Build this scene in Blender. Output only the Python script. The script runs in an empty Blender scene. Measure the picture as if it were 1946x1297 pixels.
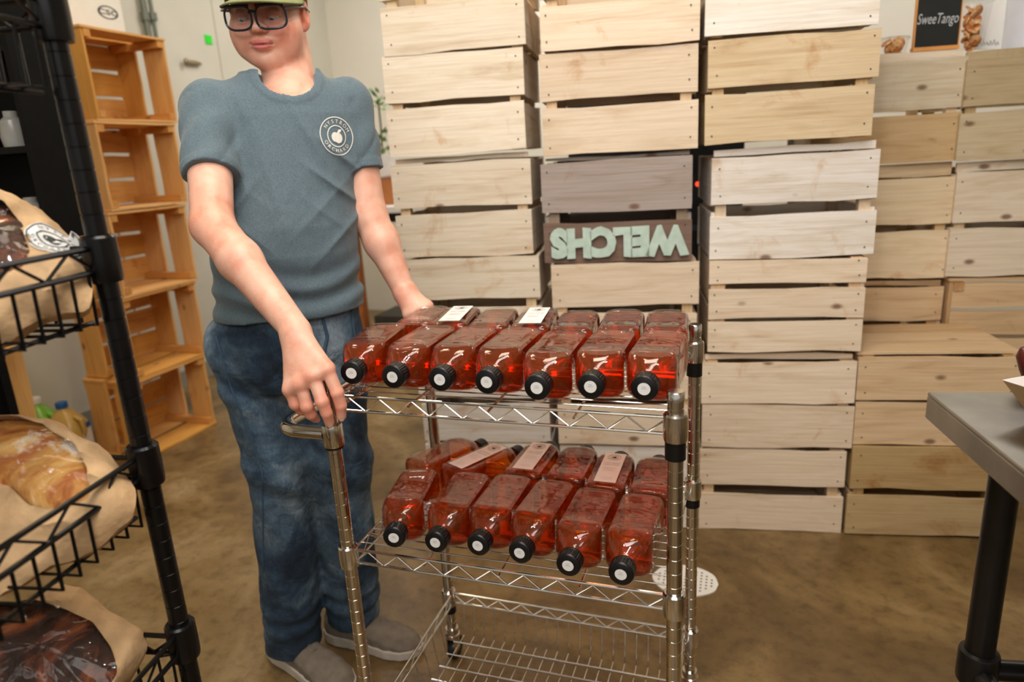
import bpy, bmesh, math, random
import numpy as np
from mathutils import Vector, Matrix, noise
from mathutils.bvhtree import BVHTree

# ------------------------------------------------------------------ camera, world, lights, exposure
sc = bpy.context.scene
COL = sc.collection
W_, H_ = 1946, 1297
FPX = 24.26 / 36 * W_
YAW, PIT, ROL = math.radians(-19.08), math.radians(15.26), math.radians(3.25)
CAM = Vector((.694, -.99, 1.287))
_f = Vector((math.sin(YAW) * math.cos(PIT), math.cos(YAW) * math.cos(PIT), -math.sin(PIT)))
_r = Vector((math.cos(YAW), -math.sin(YAW), 0)); _d = _f.cross(_r)
RX = _r * math.cos(ROL) + _d * math.sin(ROL)
DN = -_r * math.sin(ROL) + _d * math.cos(ROL)
cd = bpy.data.cameras.new('camera'); cam = bpy.data.objects.new('camera', cd); COL.objects.link(cam)
cam.matrix_world = Matrix(((RX.x, -DN.x, -_f.x, CAM.x), (RX.y, -DN.y, -_f.y, CAM.y), (RX.z, -DN.z, -_f.z, CAM.z), (0, 0, 0, 1)))
cd.lens = 24.26; cd.sensor_width = 36; cd.clip_start = .02
cd.dof.use_dof = True; cd.dof.focus_distance = 1.2; cd.dof.aperture_fstop = 3.2
sc.camera = cam
sc.view_settings.view_transform = 'Standard'; sc.view_settings.look = 'None'
sc.view_settings.gamma = 1; sc.view_settings.use_curve_mapping = False
sc.view_settings.exposure = 0.0
sc.cycles.max_bounces = 14; sc.cycles.transmission_bounces = 12; sc.cycles.transparent_max_bounces = 24
sc.cycles.glossy_bounces = 6; sc.cycles.diffuse_bounces = 4
sc.cycles.sample_clamp_indirect = 4; sc.cycles.caustics_reflective = False

wd = bpy.data.worlds.new('world'); sc.world = wd; wd.use_nodes = True
bg = wd.node_tree.nodes['Background']; bg.inputs[0].default_value = (1.0, .93, .84, 1); bg.inputs[1].default_value = .55

def area(loc, tgt, sx, sy, power, col):
    l = bpy.data.lights.new('area_light', 'AREA'); l.shape = 'RECTANGLE'; l.size = sx; l.size_y = sy
    l.energy = power; l.color = col
    o = bpy.data.objects.new('area_light', l); COL.objects.link(o); o.location = loc
    o.rotation_euler = (Vector(tgt) - Vector(loc)).to_track_quat('-Z', 'Y').to_euler()
area((.9, -2.4, 2.9), (.1, 1.2, .9), 2.4, 1.2, 62, (1, .95, .88))
area((.5, -.4, 3.15), (.2, .3, .5), 1.0, .5, 17, (1, .94, .84))  # added overhead lamp, only to model the shirt folds and raise contrast
area((.3, .2, 3.15), (.3, .5, 0), .9, .4, 18, (1, .86, .66))
area((-1.2, 1.0, 3.15), (-1.4, 1.4, 0), .8, .4, 16, (1, .82, .58))
area((-.8, 3.1, 3.1), (-.8, 3.3, 0), 1.6, .8, 40, (1, .97, .93))
area((1.9, 3.0, 3.1), (1.9, 3.2, 0), 1.2, .8, 22, (1, .97, .93))
area((.55, -.85, 2.7), (.3, .2, .9), .10, .10, 7, (.9, .95, 1))
area((1.15, -.35, 2.9), (.4, .2, .9), .10, .10, 6, (1, .97, .92))
area((.0, -.6, 2.8), (.2, .3, .9), .08, .08, 5, (1, .95, .9))

def at(u, v, D):
    "world point seen at photo position (u, v), D metres deep along the camera axis"
    return CAM + D * (_f + RX * ((u - W_ / 2) / FPX) + DN * ((v - H_ / 2) / FPX))

def on_plane(u, v, P, n):
    d = _f + RX * ((u - W_ / 2) / FPX) + DN * ((v - H_ / 2) / FPX)
    return CAM + d * ((Vector(P) - CAM).dot(n) / d.dot(n))

# ------------------------------------------------------------------ helpers
def empty(name, label, cat, loc=(0, 0, 0), rz=0, group=None):
    o = bpy.data.objects.new(name, None); COL.objects.link(o); o.location = loc; o.rotation_euler = (0, 0, rz)
    o.empty_display_size = .05
    return tag(o, label, cat, group)

def tag(o, label=None, cat=None, group=None, kind=None):
    if label: o['label'] = label
    if cat: o['category'] = cat
    if group: o['group'] = group
    if kind: o['kind'] = kind
    return o

class MB:
    "collects shapes, builds ONE mesh object"
    def __init__(s): s.v = []; s.f = []; s.m = []; s.sm = []
    def add(s, vs, fs, mi=0, smooth=False):
        n = len(s.v); s.v += [tuple(v) for v in vs]
        for f in fs: s.f.append(tuple(i + n for i in f)); s.m.append(mi); s.sm.append(smooth)
    def box(s, lo, hi, mi=0, M=None, jit=0, rnd=None):
        x0, y0, z0 = lo; x1, y1, z1 = hi
        vs = [Vector(p) for p in ((x0, y0, z0), (x1, y0, z0), (x1, y1, z0), (x0, y1, z0), (x0, y0, z1), (x1, y0, z1), (x1, y1, z1), (x0, y1, z1))]
        if jit: vs = [v + Vector((rnd.uniform(-jit, jit), 0, rnd.uniform(-jit, jit))) for v in vs]
        if M: vs = [M @ v for v in vs]
        s.add(vs, ((0, 3, 2, 1), (4, 5, 6, 7), (0, 1, 5, 4), (1, 2, 6, 5), (2, 3, 7, 6), (3, 0, 4, 7)), mi)
    def tube(s, pts, r, n=8, mi=0, closed=False, caps=True):
        pts = [Vector(p) for p in pts]; N = len(pts)
        rr = r if isinstance(r, (list, tuple)) else [r] * N
        up = None; rings = []
        for i, p in enumerate(pts):
            if closed: t = (pts[(i + 1) % N] - pts[i - 1])
            else: t = pts[min(i + 1, N - 1)] - pts[max(i - 1, 0)]
            t.normalize()
            if up is None: up = Vector((0, 0, 1)) if abs(t.z) < .9 else Vector((1, 0, 0))
            a = t.cross(up); 
            if a.length < 1e-5: a = t.cross(Vector((1, .3, 0)))
            a.normalize(); b = t.cross(a); up = -b if up.dot(-b) > 0 else b
            rings.append([p + (a * math.cos(k * 2 * math.pi / n) + b * math.sin(k * 2 * math.pi / n)) * rr[i] for k in range(n)])
        # keep ring phase continuous
        for i in range(1, N):
            best = min(range(n), key=lambda q: (rings[i][q] - pts[i] - (rings[i - 1][0] - pts[i - 1])).length)
            rings[i] = rings[i][best:] + rings[i][:best]
        vs = [v for R in rings for v in R]; fs = []
        def q(i0, i1, off=0):
            for k in range(n):
                fs.append((i0 * n + k, i0 * n + (k + 1) % n, i1 * n + (k + 1 + off) % n, i1 * n + (k + off) % n))
        for i in range(N - 1): q(i, i + 1)
        if closed:
            off = min(range(n), key=lambda o: (rings[0][o] - pts[0] - (rings[-1][0] - pts[-1])).length); q(N - 1, 0, off)
        s.add(vs, fs, mi, True)
        if caps and not closed:
            s.add(rings[0], (tuple(range(n))[::-1],), mi); s.add(rings[-1], (tuple(range(n)),), mi)
    def lathe(s, prof, n=24, mi=0, M=None, smooth=True):
        vs = []; fs = []
        for (r, z) in prof:
            for k in range(n):
                a = 2 * math.pi * k / n; v = Vector((r * math.cos(a), r * math.sin(a), z)); vs.append(M @ v if M else v)
        for i in range(len(prof) - 1):
            for k in range(n): fs.append((i * n + k, i * n + (k + 1) % n, (i + 1) * n + (k + 1) % n, (i + 1) * n + k))
        s.add(vs, fs, mi, smooth)
    def ell(s, c, r, n=16, mi=0, M=None):
        vs = []; fs = []; m = n // 2
        for i in range(m + 1):
            t = math.pi * i / m
            for k in range(n):
                a = 2 * math.pi * k / n
                v = Vector((r[0] * math.sin(t) * math.cos(a), r[1] * math.sin(t) * math.sin(a), r[2] * math.cos(t)))
                vs.append((M @ v if M else v) + Vector(c))
        for i in range(m):
            for k in range(n): fs.append((i * n + k, (i + 1) * n + k, (i + 1) * n + (k + 1) % n, i * n + (k + 1) % n))
        s.add(vs, fs, mi, True)
    def mesh(s, name, mats):
        me = bpy.data.meshes.new(name); me.from_pydata(s.v, [], s.f)
        for m in (mats if isinstance(mats, (list, tuple)) else [mats]): me.materials.append(m)
        me.polygons.foreach_set('material_index', s.m); me.polygons.foreach_set('use_smooth', s.sm)
        me.validate(clean_customdata=False); me.set_sharp_from_angle(angle=math.radians(38)); me.update()
        return me
    def build(s, name, mats, parent=None):
        return link(name, s.mesh(name, mats), parent)

def link(name, me, parent=None):
    o = bpy.data.objects.new(name, me); COL.objects.link(o)
    if parent: o.parent = parent
    return o

def fix_normals(o):
    bm = bmesh.new(); bm.from_mesh(o.data); bmesh.ops.remove_doubles(bm, verts=bm.verts, dist=1e-6)
    bmesh.ops.recalc_face_normals(bm, faces=bm.faces); bm.to_mesh(o.data); bm.free(); return o

def copy_tree(o, parent=None):
    c = o.copy(); COL.objects.link(c); c.parent = parent
    for ch in list(o.children): copy_tree(ch, c)
    return c

def text_geo(txt, size, align='CENTER', extr=0, offset=0):
    cu = bpy.data.curves.new('t', 'FONT'); cu.body = txt; cu.size = size; cu.align_x = align; cu.align_y = 'CENTER'
    cu.extrude = extr; cu.offset = offset; cu.resolution_u = 3
    ob = bpy.data.objects.new('t', cu); COL.objects.link(ob)
    dg = bpy.context.evaluated_depsgraph_get(); dg.update()
    me = ob.evaluated_get(dg).to_mesh()
    vs = [v.co.copy() for v in me.vertices]; fs = [tuple(p.vertices) for p in me.polygons]
    ob.evaluated_get(dg).to_mesh_clear(); bpy.data.objects.remove(ob); bpy.data.curves.remove(cu)
    return vs, fs

def ring_geo(r0, r1, n=48, a0=0, a1=2 * math.pi):
    vs = []; fs = []
    for k in range(n + 1):
        a = a0 + (a1 - a0) * k / n
        vs += [Vector((r0 * math.cos(a), r0 * math.sin(a), 0)), Vector((r1 * math.cos(a), r1 * math.sin(a), 0))]
    for k in range(n): fs.append((2 * k, 2 * k + 1, 2 * k + 3, 2 * k + 2))
    return vs, fs

def disc_geo(r, n=24, c=(0, 0), sy=1):
    vs = [Vector((c[0] + r * math.cos(2 * math.pi * k / n), c[1] + r * sy * math.sin(2 * math.pi * k / n), 0)) for k in range(n)]
    return vs, [tuple(range(n))]

def arc_text(txt, size, rad, a_mid, step, flip=False):
    "letters set along a circle"
    V = []; F = []
    for i, ch in enumerate(txt):
        if ch == ' ': continue
        k = i - (len(txt) - 1) / 2
        a = a_mid + (k * step if flip else -k * step)
        vs, fs = text_geo(ch, size)
        rot = a + (math.pi / 2 if flip else -math.pi / 2)
        M = Matrix.Translation((rad * math.cos(a), rad * math.sin(a), 0)) @ Matrix.Rotation(rot, 4, 'Z')
        n = len(V); V += [M @ v for v in vs]; F += [tuple(j + n for j in f) for f in fs]
    return V, F

def emblem(R, top, bottom, ts=.24):
    "round orchard emblem: two rings, curved words, an apple; returns (dark/ink geometry)"
    parts = [ring_geo(R * .95, R), ring_geo(R * .52, R * .57)]
    parts.append(arc_text(top, R * ts, R * .76, math.pi / 2, .33))
    parts.append(arc_text(bottom, R * ts, R * .76, -math.pi / 2, .33, True))
    parts.append(disc_geo(R * .25, 20, (R * .09, -R * .08), 1.1)); parts.append(disc_geo(R * .22, 20, (-R * .1, -R * .06), 1.15))
    lv = [Vector(p) * R for p in ((0, .16, 0), (.10, .36, 0), (.30, .40, 0), (.2, .22, 0))]
    parts.append((lv, [(0, 3, 2, 1)]))
    V = []; F = []
    for vs, fs in parts:
        n = len(V); V += [Vector(v) for v in vs]; F += [tuple(j + n for j in f) for f in fs]
    return V, F

# ------------------------------------------------------------------ materials
def newmat(name):
    m = bpy.data.materials.new(name); m.use_nodes = True; nt = m.node_tree
    return m, nt, nt.nodes['Principled BSDF']
def N(nt, typ, **kw):
    n = nt.nodes.new(typ)
    for k, v in kw.items():
        if k.startswith('i_'):
            key = k[2:]; key = int(key) if key.isdigit() else key
            n.inputs[key].default_value = v
        else: setattr(n, k, v)
    return n
def L(nt, a, b): nt.links.new(a, b)
def ramp(nt, fac, stops, interp='LINEAR'):
    r = nt.nodes.new('ShaderNodeValToRGB'); r.color_ramp.interpolation = interp
    el = r.color_ramp.elements
    while len(el) < len(stops): el.new(.5)
    for e, (p, c) in zip(el, stops): e.position = p; e.color = (c[0], c[1], c[2], 1)
    L(nt, fac, r.inputs[0]); return r.outputs[0]
def lin(r, g, b): return tuple(((c / 255) / 12.92 if c / 255 <= .04045 else ((c / 255 + .055) / 1.055) ** 2.4) for c in (r, g, b))
def plain(name, col, rough=.5, metal=0, noise_amt=.0, scale=20, bump=0, **kw):
    m, nt, b = newmat(name); b.inputs['Roughness'].default_value = rough; b.inputs['Metallic'].default_value = metal
    for k, v in kw.items(): b.inputs[k.replace('_', ' ')].default_value = v
    tc = N(nt, 'ShaderNodeTexCoord'); no = N(nt, 'ShaderNodeTexNoise', i_Scale=scale, i_Detail=4.0); L(nt, tc.outputs['Object'], no.inputs['Vector'])
    lo = [max(0, c * (1 - noise_amt)) for c in col]; hi = [min(1, c * (1 + noise_amt)) for c in col]
    L(nt, ramp(nt, no.outputs[0], [(.3, lo), (.7, hi)]), b.inputs['Base Color'])
    if bump:
        bp = N(nt, 'ShaderNodeBump', i_Strength=bump, i_Distance=.01); L(nt, no.outputs[0], bp.inputs['Height']); L(nt, bp.outputs[0], b.inputs['Normal'])
    return m

def wood_mat(name, stain=.85):
    m, nt, b = newmat(name)
    tc = N(nt, 'ShaderNodeTexCoord'); oi = N(nt, 'ShaderNodeObjectInfo')
    mul = N(nt, 'ShaderNodeMath', operation='MULTIPLY', i_1=37.0); L(nt, oi.outputs['Random'], mul.inputs[0])
    cx = N(nt, 'ShaderNodeCombineXYZ'); L(nt, mul.outputs[0], cx.inputs[0]); L(nt, mul.outputs[0], cx.inputs[1]); L(nt, mul.outputs[0], cx.inputs[2])
    add = N(nt, 'ShaderNodeVectorMath', operation='ADD'); L(nt, tc.outputs['Object'], add.inputs[0]); L(nt, cx.outputs[0], add.inputs[1])
    mp = N(nt, 'ShaderNodeMapping'); mp.inputs['Scale'].default_value = (1.6, 14, 14); L(nt, add.outputs[0], mp.inputs['Vector'])
    wn = N(nt, 'ShaderNodeTexNoise', i_Scale=1.5, i_Detail=6.0, i_Roughness=.6, i_Distortion=1.1); L(nt, mp.outputs[0], wn.inputs['Vector'])
    mp2 = N(nt, 'ShaderNodeMapping'); mp2.inputs['Scale'].default_value = (4, 130, 130); L(nt, add.outputs[0], mp2.inputs['Vector'])
    fine = N(nt, 'ShaderNodeTexNoise', i_Scale=1.0, i_Detail=3.0); L(nt, mp2.outputs[0], fine.inputs['Vector'])
    grain = ramp(nt, wn.outputs[0], [(.26, (.66, .56, .44)), (.42, (.90, .86, .80)), (.55, (1, 1, 1)), (.78, (.86, .79, .68))])
    fg = ramp(nt, fine.outputs[0], [(.3, (.86, .84, .82)), (.6, (1, 1, 1))])
    m1 = N(nt, 'ShaderNodeMix', data_type='RGBA', blend_type='MULTIPLY'); m1.inputs[0].default_value = .8
    L(nt, oi.outputs['Color'], m1.inputs[6]); L(nt, grain, m1.inputs[7])
    m2 = N(nt, 'ShaderNodeMix', data_type='RGBA', blend_type='MULTIPLY'); m2.inputs[0].default_value = .7
    L(nt, m1.outputs[2], m2.inputs[6]); L(nt, fg, m2.inputs[7])
    # stains: warm blotches and a few grey-black weather marks
    s1 = N(nt, 'ShaderNodeTexNoise', i_Scale=7.0, i_Detail=5.0, i_Roughness=.65, i_Distortion=.6); L(nt, add.outputs[0], s1.inputs['Vector'])
    sf = ramp(nt, s1.outputs[0], [(.60, (0, 0, 0)), (.76, (stain, stain, stain))])
    m3 = N(nt, 'ShaderNodeMix', data_type='RGBA', blend_type='MULTIPLY'); L(nt, sf, m3.inputs[0]); L(nt, m2.outputs[2], m3.inputs[6]); m3.inputs[7].default_value = (.72, .46, .24, 1)
    vo = N(nt, 'ShaderNodeTexVoronoi', i_Scale=5.5); mk = N(nt, 'ShaderNodeMapping'); mk.inputs['Scale'].default_value = (.8, 1.5, 1.5)
    L(nt, add.outputs[0], mk.inputs['Vector']); L(nt, mk.outputs[0], vo.inputs['Vector'])
    kf = ramp(nt, vo.outputs['Distance'], [(.045, (.85, .85, .85)), (.10, (0, 0, 0))])
    m4 = N(nt, 'ShaderNodeMix', data_type='RGBA', blend_type='MIX'); L(nt, kf, m4.inputs[0]); L(nt, m3.outputs[2], m4.inputs[6]); m4.inputs[7].default_value = (.16, .07, .03, 1)
    L(nt, m4.outputs[2], b.inputs['Base Color']); b.inputs['Roughness'].default_value = .75
    bp = N(nt, 'ShaderNodeBump', i_Strength=.25, i_Distance=.004); L(nt, fine.outputs[0], bp.inputs['Height']); L(nt, bp.outputs[0], b.inputs['Normal'])
    return m
WOOD = wood_mat('crate_wood'); NAIL = plain('nail', (.05, .045, .04), .5, .6)

def m_floor():
    m, nt, b = newmat('stained_concrete'); tc = N(nt, 'ShaderNodeTexCoord')
    a = N(nt, 'ShaderNodeTexNoise', i_Scale=1.6, i_Detail=8.0, i_Roughness=.62, i_Distortion=.8); L(nt, tc.outputs['Object'], a.inputs['Vector'])
    c = N(nt, 'ShaderNodeTexNoise', i_Scale=22.0, i_Detail=8.0, i_Roughness=.7); L(nt, tc.outputs['Object'], c.inputs['Vector'])
    base = ramp(nt, a.outputs[0], [(.28, lin(74, 56, 32)), (.44, lin(112, 88, 54)), (.56, lin(138, 112, 72)), (.72, lin(172, 148, 110))])
    det = ramp(nt, c.outputs[0], [(.34, (.50, .48, .44)), (.5, (.90, .90, .88)), (.64, (1.0, 1.0, 1.0))])
    mx = N(nt, 'ShaderNodeMix', data_type='RGBA', blend_type='MULTIPLY'); mx.inputs[0].default_value = .8; L(nt, base, mx.inputs[6]); L(nt, det, mx.inputs[7])
    L(nt, mx.outputs[2], b.inputs['Base Color'])
    L(nt, ramp(nt, a.outputs[0], [(.3, (.28,) * 3), (.7, (.5,) * 3)]), b.inputs['Roughness'])
    bp = N(nt, 'ShaderNodeBump', i_Strength=.12, i_Distance=.01); L(nt, c.outputs[0], bp.inputs['Height']); L(nt, bp.outputs[0], b.inputs['Normal'])
    return m
M_FLOOR = m_floor()
M_WALL = plain('painted_wall', lin(226, 220, 206), .6, 0, .03, 3, .02)
M_WALL2 = plain('painted_block_wall', lin(206, 202, 188), .6, 0, .04, 4, .03)
M_CEIL = plain('ceiling_paint', (.75, .74, .7), .8)
M_CHROME = plain('chrome_wire', (.72, .70, .66), .16, 1, .06, 40)
M_CHROME_W = plain('chrome_post', (.62, .58, .51), .14, 1, .12, 30)
M_BLACKM = plain('black_epoxy_wire', (.003, .003, .0035), .25, 0, .2, 30, Specular_IOR_Level=.35)
M_MATTE = plain('matte_black', (.004, .004, .004), .6, 0, .2, 30, Specular_IOR_Level=.12)
M_BLACKP = plain('black_plastic', (.005, .005, .0055), .3, 0, .1, 30, Specular_IOR_Level=.4)
M_STEEL = plain('stainless_top', (.36, .34, .30), .33, 1, .18, 12)
M_PIPE = plain('dark_pipe', (.035, .034, .034), .3, .8, .2, 12)
M_WHITE = plain('white_paper', (.82, .81, .79), .6, 0, .02)
M_INK = plain('dark_print', (.03, .035, .03), .6)
M_INK2 = plain('grey_print', (.32, .26, .26), .6)
M_PAPER = plain('kraft_paper', lin(200, 164, 122), .75, 0, .12, 30, .5)
M_FILM = None

def m_shell(name, tint, fres=1.5, rough=.03):
    m = bpy.data.materials.new(name); m.use_nodes = True; nt = m.node_tree; nt.nodes.clear()
    out = N(nt, 'ShaderNodeOutputMaterial'); t = N(nt, 'ShaderNodeBsdfTransparent'); t.inputs[0].default_value = (*tint, 1)
    g = N(nt, 'ShaderNodeBsdfGlossy'); g.inputs['Roughness'].default_value = rough
    fr = N(nt, 'ShaderNodeFresnel', i_IOR=fres); mx = N(nt, 'ShaderNodeMixShader')
    # a thin sheet reflects alike from both sides
    ge = N(nt, 'ShaderNodeNewGeometry'); mr = N(nt, 'ShaderNodeMapRange'); mr.inputs[3].default_value = fres; mr.inputs[4].default_value = 1 / fres
    L(nt, ge.outputs['Backfacing'], mr.inputs[0]); L(nt, mr.outputs[0], fr.inputs['IOR'])
    no = N(nt, 'ShaderNodeTexNoise', i_Scale=26.0, i_Detail=2.0); tc = N(nt, 'ShaderNodeTexCoord'); L(nt, tc.outputs['Object'], no.inputs['Vector'])
    bp = N(nt, 'ShaderNodeBump', i_Strength=.25, i_Distance=.006); L(nt, no.outputs[0], bp.inputs['Height'])
    L(nt, bp.outputs[0], g.inputs['Normal']); L(nt, bp.outputs[0], fr.inputs['Normal'])
    L(nt, fr.outputs[0], mx.inputs[0]); L(nt, t.outputs[0], mx.inputs[1]); L(nt, g.outputs[0], mx.inputs[2]); L(nt, mx.outputs[0], out.inputs[0])
    return m
M_SHELL = m_shell('clear_bottle_plastic', (.98, .97, .96), 1.6)
M_FILM = m_shell('window_film', (.96, .94, .90), 1.30, .05)

def m_liquid(name, c, dens, ior=1.34, haze=.20):
    m = bpy.data.materials.new(name); m.use_nodes = True; nt = m.node_tree; nt.nodes.clear()
    out = N(nt, 'ShaderNodeOutputMaterial'); r = N(nt, 'ShaderNodeBsdfRefraction'); r.inputs['IOR'].default_value = ior; r.inputs['Roughness'].default_value = 0
    g = N(nt, 'ShaderNodeBsdfGlossy'); g.inputs['Roughness'].default_value = .02; fr = N(nt, 'ShaderNodeFresnel', i_IOR=ior); mx = N(nt, 'ShaderNodeMixShader')
    L(nt, fr.outputs[0], mx.inputs[0]); L(nt, g.outputs[0], mx.inputs[2]); L(nt, mx.outputs[0], out.inputs[0])
    # cider is hazy: part of the light scatters just under the surface
    tl = N(nt, 'ShaderNodeBsdfTranslucent'); tl.inputs[0].default_value = (1.0, .24, .03, 1); df = N(nt, 'ShaderNodeBsdfDiffuse'); df.inputs[0].default_value = (1.0, .22, .03, 1)
    hz = N(nt, 'ShaderNodeMixShader'); hz.inputs[0].default_value = .45; L(nt, tl.outputs[0], hz.inputs[1]); L(nt, df.outputs[0], hz.inputs[2])
    m2 = N(nt, 'ShaderNodeMixShader'); m2.inputs[0].default_value = haze; tr = N(nt, 'ShaderNodeBsdfTransparent'); m0 = N(nt, 'ShaderNodeMixShader'); m0.inputs[0].default_value = .72; L(nt, r.outputs[0], m0.inputs[1]); L(nt, tr.outputs[0], m0.inputs[2]); L(nt, m0.outputs[0], m2.inputs[1]); L(nt, hz.outputs[0], m2.inputs[2]); L(nt, m2.outputs[0], mx.inputs[1])
    v = N(nt, 'ShaderNodeVolumeAbsorption'); v.inputs[0].default_value = (*c, 1); v.inputs[1].default_value = dens; L(nt, v.outputs[0], out.inputs[1])
    return m
M_CIDER = m_liquid('apple_cider', (.975, .66, .18), 60)

# ------------------------------------------------------------------ setting
def slab(name, lo, hi, mat):
    b = MB(); b.box(lo, hi); return tag(b.build(name, mat), kind='structure')
slab('floor', (-6, -10, -.1), (8, 4.5, 0), M_FLOOR)
slab('wall_left', (-2.7, -3.2, 0), (-2.57, 4.5, 3.2), M_WALL2)
slab('wall_back', (-2.57, 4.32, 0), (4.6, 4.5, 3.2), M_WALL)
slab('wall_right', (4.6, -3.2, 0), (4.75, 4.5, 3.2), M_WALL)
slab('ceiling', (-2.7, -3.2, 3.2), (4.75, 4.5, 3.3), M_CEIL)
slab('baseboard_left', (-2.57, -3.2, 0), (-2.555, 4.32, .10), plain('grey_base', lin(150, 148, 136), .6))
for i, y in enumerate((1.05, 1.95, 2.98, 3.75)):
    b = MB(); b.box((-2.572, y, .1), (-2.562, y + .012, 3.2)); tag(b.build('trim_%d' % (i + 1), M_WALL2), kind='structure')

# ------------------------------------------------------------------ crates
rnd = random.Random(4)
_cache = {}
def board_mesh(l, h, t, nails=True, var=0):
    "board along X, height Z, thickness Y; centred"
    key = (round(l, 2), round(h, 2), round(t, 3), nails, var)
    if key in _cache: return _cache[key]
    r = random.Random(hash(key) & 0xffff); b = MB(); n = 4
    vs = []; fs = []
    top = [r.uniform(-.0035, .0035) for _ in range(n + 1)]; bot = [r.uniform(-.0035, .0035) for _ in range(n + 1)]; wy = [r.uniform(-.0015, .0015) for _ in range(n + 1)]
    for i in range(n + 1):
        x = -l / 2 + l * i / n
        vs += [(x, -t / 2 + wy[i], -h / 2 + bot[i]), (x, t / 2 + wy[i], -h / 2 + bot[i]), (x, t / 2 + wy[i], h / 2 + top[i]), (x, -t / 2 + wy[i], h / 2 + top[i])]
    for i in range(n):
        a = 4 * i; c = a + 4
        for k in range(4): fs.append((a + k, a + (k + 1) % 4, c + (k + 1) % 4, c + k))
    fs += [(0, 3, 2, 1), (4 * n, 4 * n + 1, 4 * n + 2, 4 * n + 3)]
    b.add(vs, [f[::-1] for f in fs])
    if nails:
        for sx in (-1, 1):
            for fz in (-.3, .3):
                cx = sx * (l / 2 - .022) + r.uniform(-.005, .005); cz = fz * h + r.uniform(-.008, .008)
                b.add([(cx + .0026 * math.cos(k * math.pi / 3), -t / 2 - .0018, cz + .0026 * math.sin(k * math.pi / 3)) for k in range(6)], [tuple(range(6))], 1)
    _cache[key] = b.mesh('slat', [WOOD, NAIL]); return _cache[key]

def board(parent, name, l, h, t, M, col, nails=True):
    o = link(name, board_mesh(l, h, t, nails, rnd.randrange(3)), parent)
    o.matrix_local = M
    j = rnd.uniform(-.07, .07); o.color = (max(0, col[0] + j), max(0, col[1] + j), max(0, col[2] + j * .9), 1)
    return o

T = Matrix.Translation
RZ = lambda a: Matrix.Rotation(a, 4, 'Z')
RX_ = lambda a: Matrix.Rotation(a, 4, 'X')
RY_ = lambda a: Matrix.Rotation(a, 4, 'Y')
def crate(label, group, Mw, Lx, Dy, slats, H, col, cols=None, top=False, bottom=True, rim=None, name='wooden_crate', sidegap=.025):
    """crate with its long front at local y=0, depth +y, base z=0; slats=[(z0,z1)...] on front and back"""
    root = bpy.data.objects.new(name, None); COL.objects.link(root); root.matrix_world = Mw; root.empty_display_size = .05
    tag(root, label, 'crate', group)
    t = .010
    for k, (z0, z1) in enumerate(slats):
        c = cols[k] if cols else col
        o = board(root, 'front_slat', Lx, z1 - z0, t, T((Lx / 2 + rnd.uniform(-.004, .004), t / 2 + rnd.uniform(-.002, .002), (z0 + z1) / 2)) @ RY_(rnd.uniform(-.006, .006)), c)
        board(root, 'back_slat', Lx, z1 - z0, t, T((Lx / 2, Dy - t / 2, (z0 + z1) / 2)) @ RZ(math.pi), col, False)
    z0a, z1a = slats[0][0], slats[-1][1]
    # end panels: two boards along y, a gap between them
    mid = (z0a + z1a) / 2
    for sx, x in ((-1, .009), (1, Lx - .009)):
        for (a, c_) in ((z0a + .004, mid - sidegap / 2), (mid + sidegap / 2, z1a - .004)):
            board(root, 'end_board', Dy - .022, c_ - a, .012, T((x, Dy / 2, (a + c_) / 2)) @ RZ(-math.pi / 2 if sx < 0 else math.pi / 2), [q * .92 for q in col], False)
        for y in (.012, Dy - .012 - .03):
            b_x = .016 if sx < 0 else Lx - .016 - .032
            key = ('post', round(z1a - z0a, 2))
            if key not in _cache:
                m = MB(); m.box((-(z1a - z0a) / 2, -.015, -.016), ((z1a - z0a) / 2, .015, .016)); _cache[key] = m.mesh('corner_post', [WOOD])
            o = link('corner_post', _cache[key], root); o.matrix_local = T((b_x + .016, y + .015, (z0a + z1a) / 2)) @ RY_(math.pi / 2); o.color = (col[0] * .85, col[1] * .75, col[2] * .6, 1)
    zb = z1a + .004 if top else z0a + .004
    n = 3; w = (Dy - .02) / n
    if bottom or top:
        for k in range(n):
            zc = (zb + .0045) if top else zb + .005
            yy = .01 + w * (k + .5)
            board(root, 'top_slat' if top else 'bottom_slat', Lx - (0 if top else .03), w - .014, .009, T((Lx / 2, yy, zc)) @ RX_(-math.pi / 2), col, False)
    if rim:
        board(root, 'rim_board', Lx - .02, rim - z1a - .004, .012, T((Lx / 2, .03, (rim + z1a) / 2 + .002)), col, False)
    return root

C_BEIGE = lin(240, 226, 206); C_TAN = lin(232, 210, 176); C_WHITE = lin(242, 234, 226); C_GREY = lin(168, 156, 148)
C_WARM = lin(240, 220, 196); C_BROWN = lin(214, 182, 142); C_ORANGE = lin(226, 170, 98)
A0 = Vector((.578, 1.21, 0)); ANG = math.atan2(.073, .454)
def stack_frame(off): return T(A0) @ RZ(ANG) @ T((0, off, 0))
ORD = ['bottom', 'second', 'third', 'fourth', 'fifth', 'sixth']
def stack(where, off, rows, group):
    n = len(rows)
    for i, r in enumerate(rows):
        x0, x1, sl, col = r[:4]; kw = r[4] if len(r) > 4 else {}
        pos = 'lowest' if i == 0 else ('topmost' if i == n - 1 else ORD[i] + ' from the floor')
        lab = kw.pop('label', 'slatted crate, %s, %s' % (pos, where))
        z = sl[0][0]
        crate(lab, group, stack_frame(off + rnd.uniform(-.006, .006)) @ T((x0, 0, z)), x1 - x0, .375, [(a - z, b - z) for a, b in sl], 0, col, rim=(kw.pop('rim') - z) if 'rim' in kw else None, **kw)
G = 'wooden crates stacked as a wall behind the cart'
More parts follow.
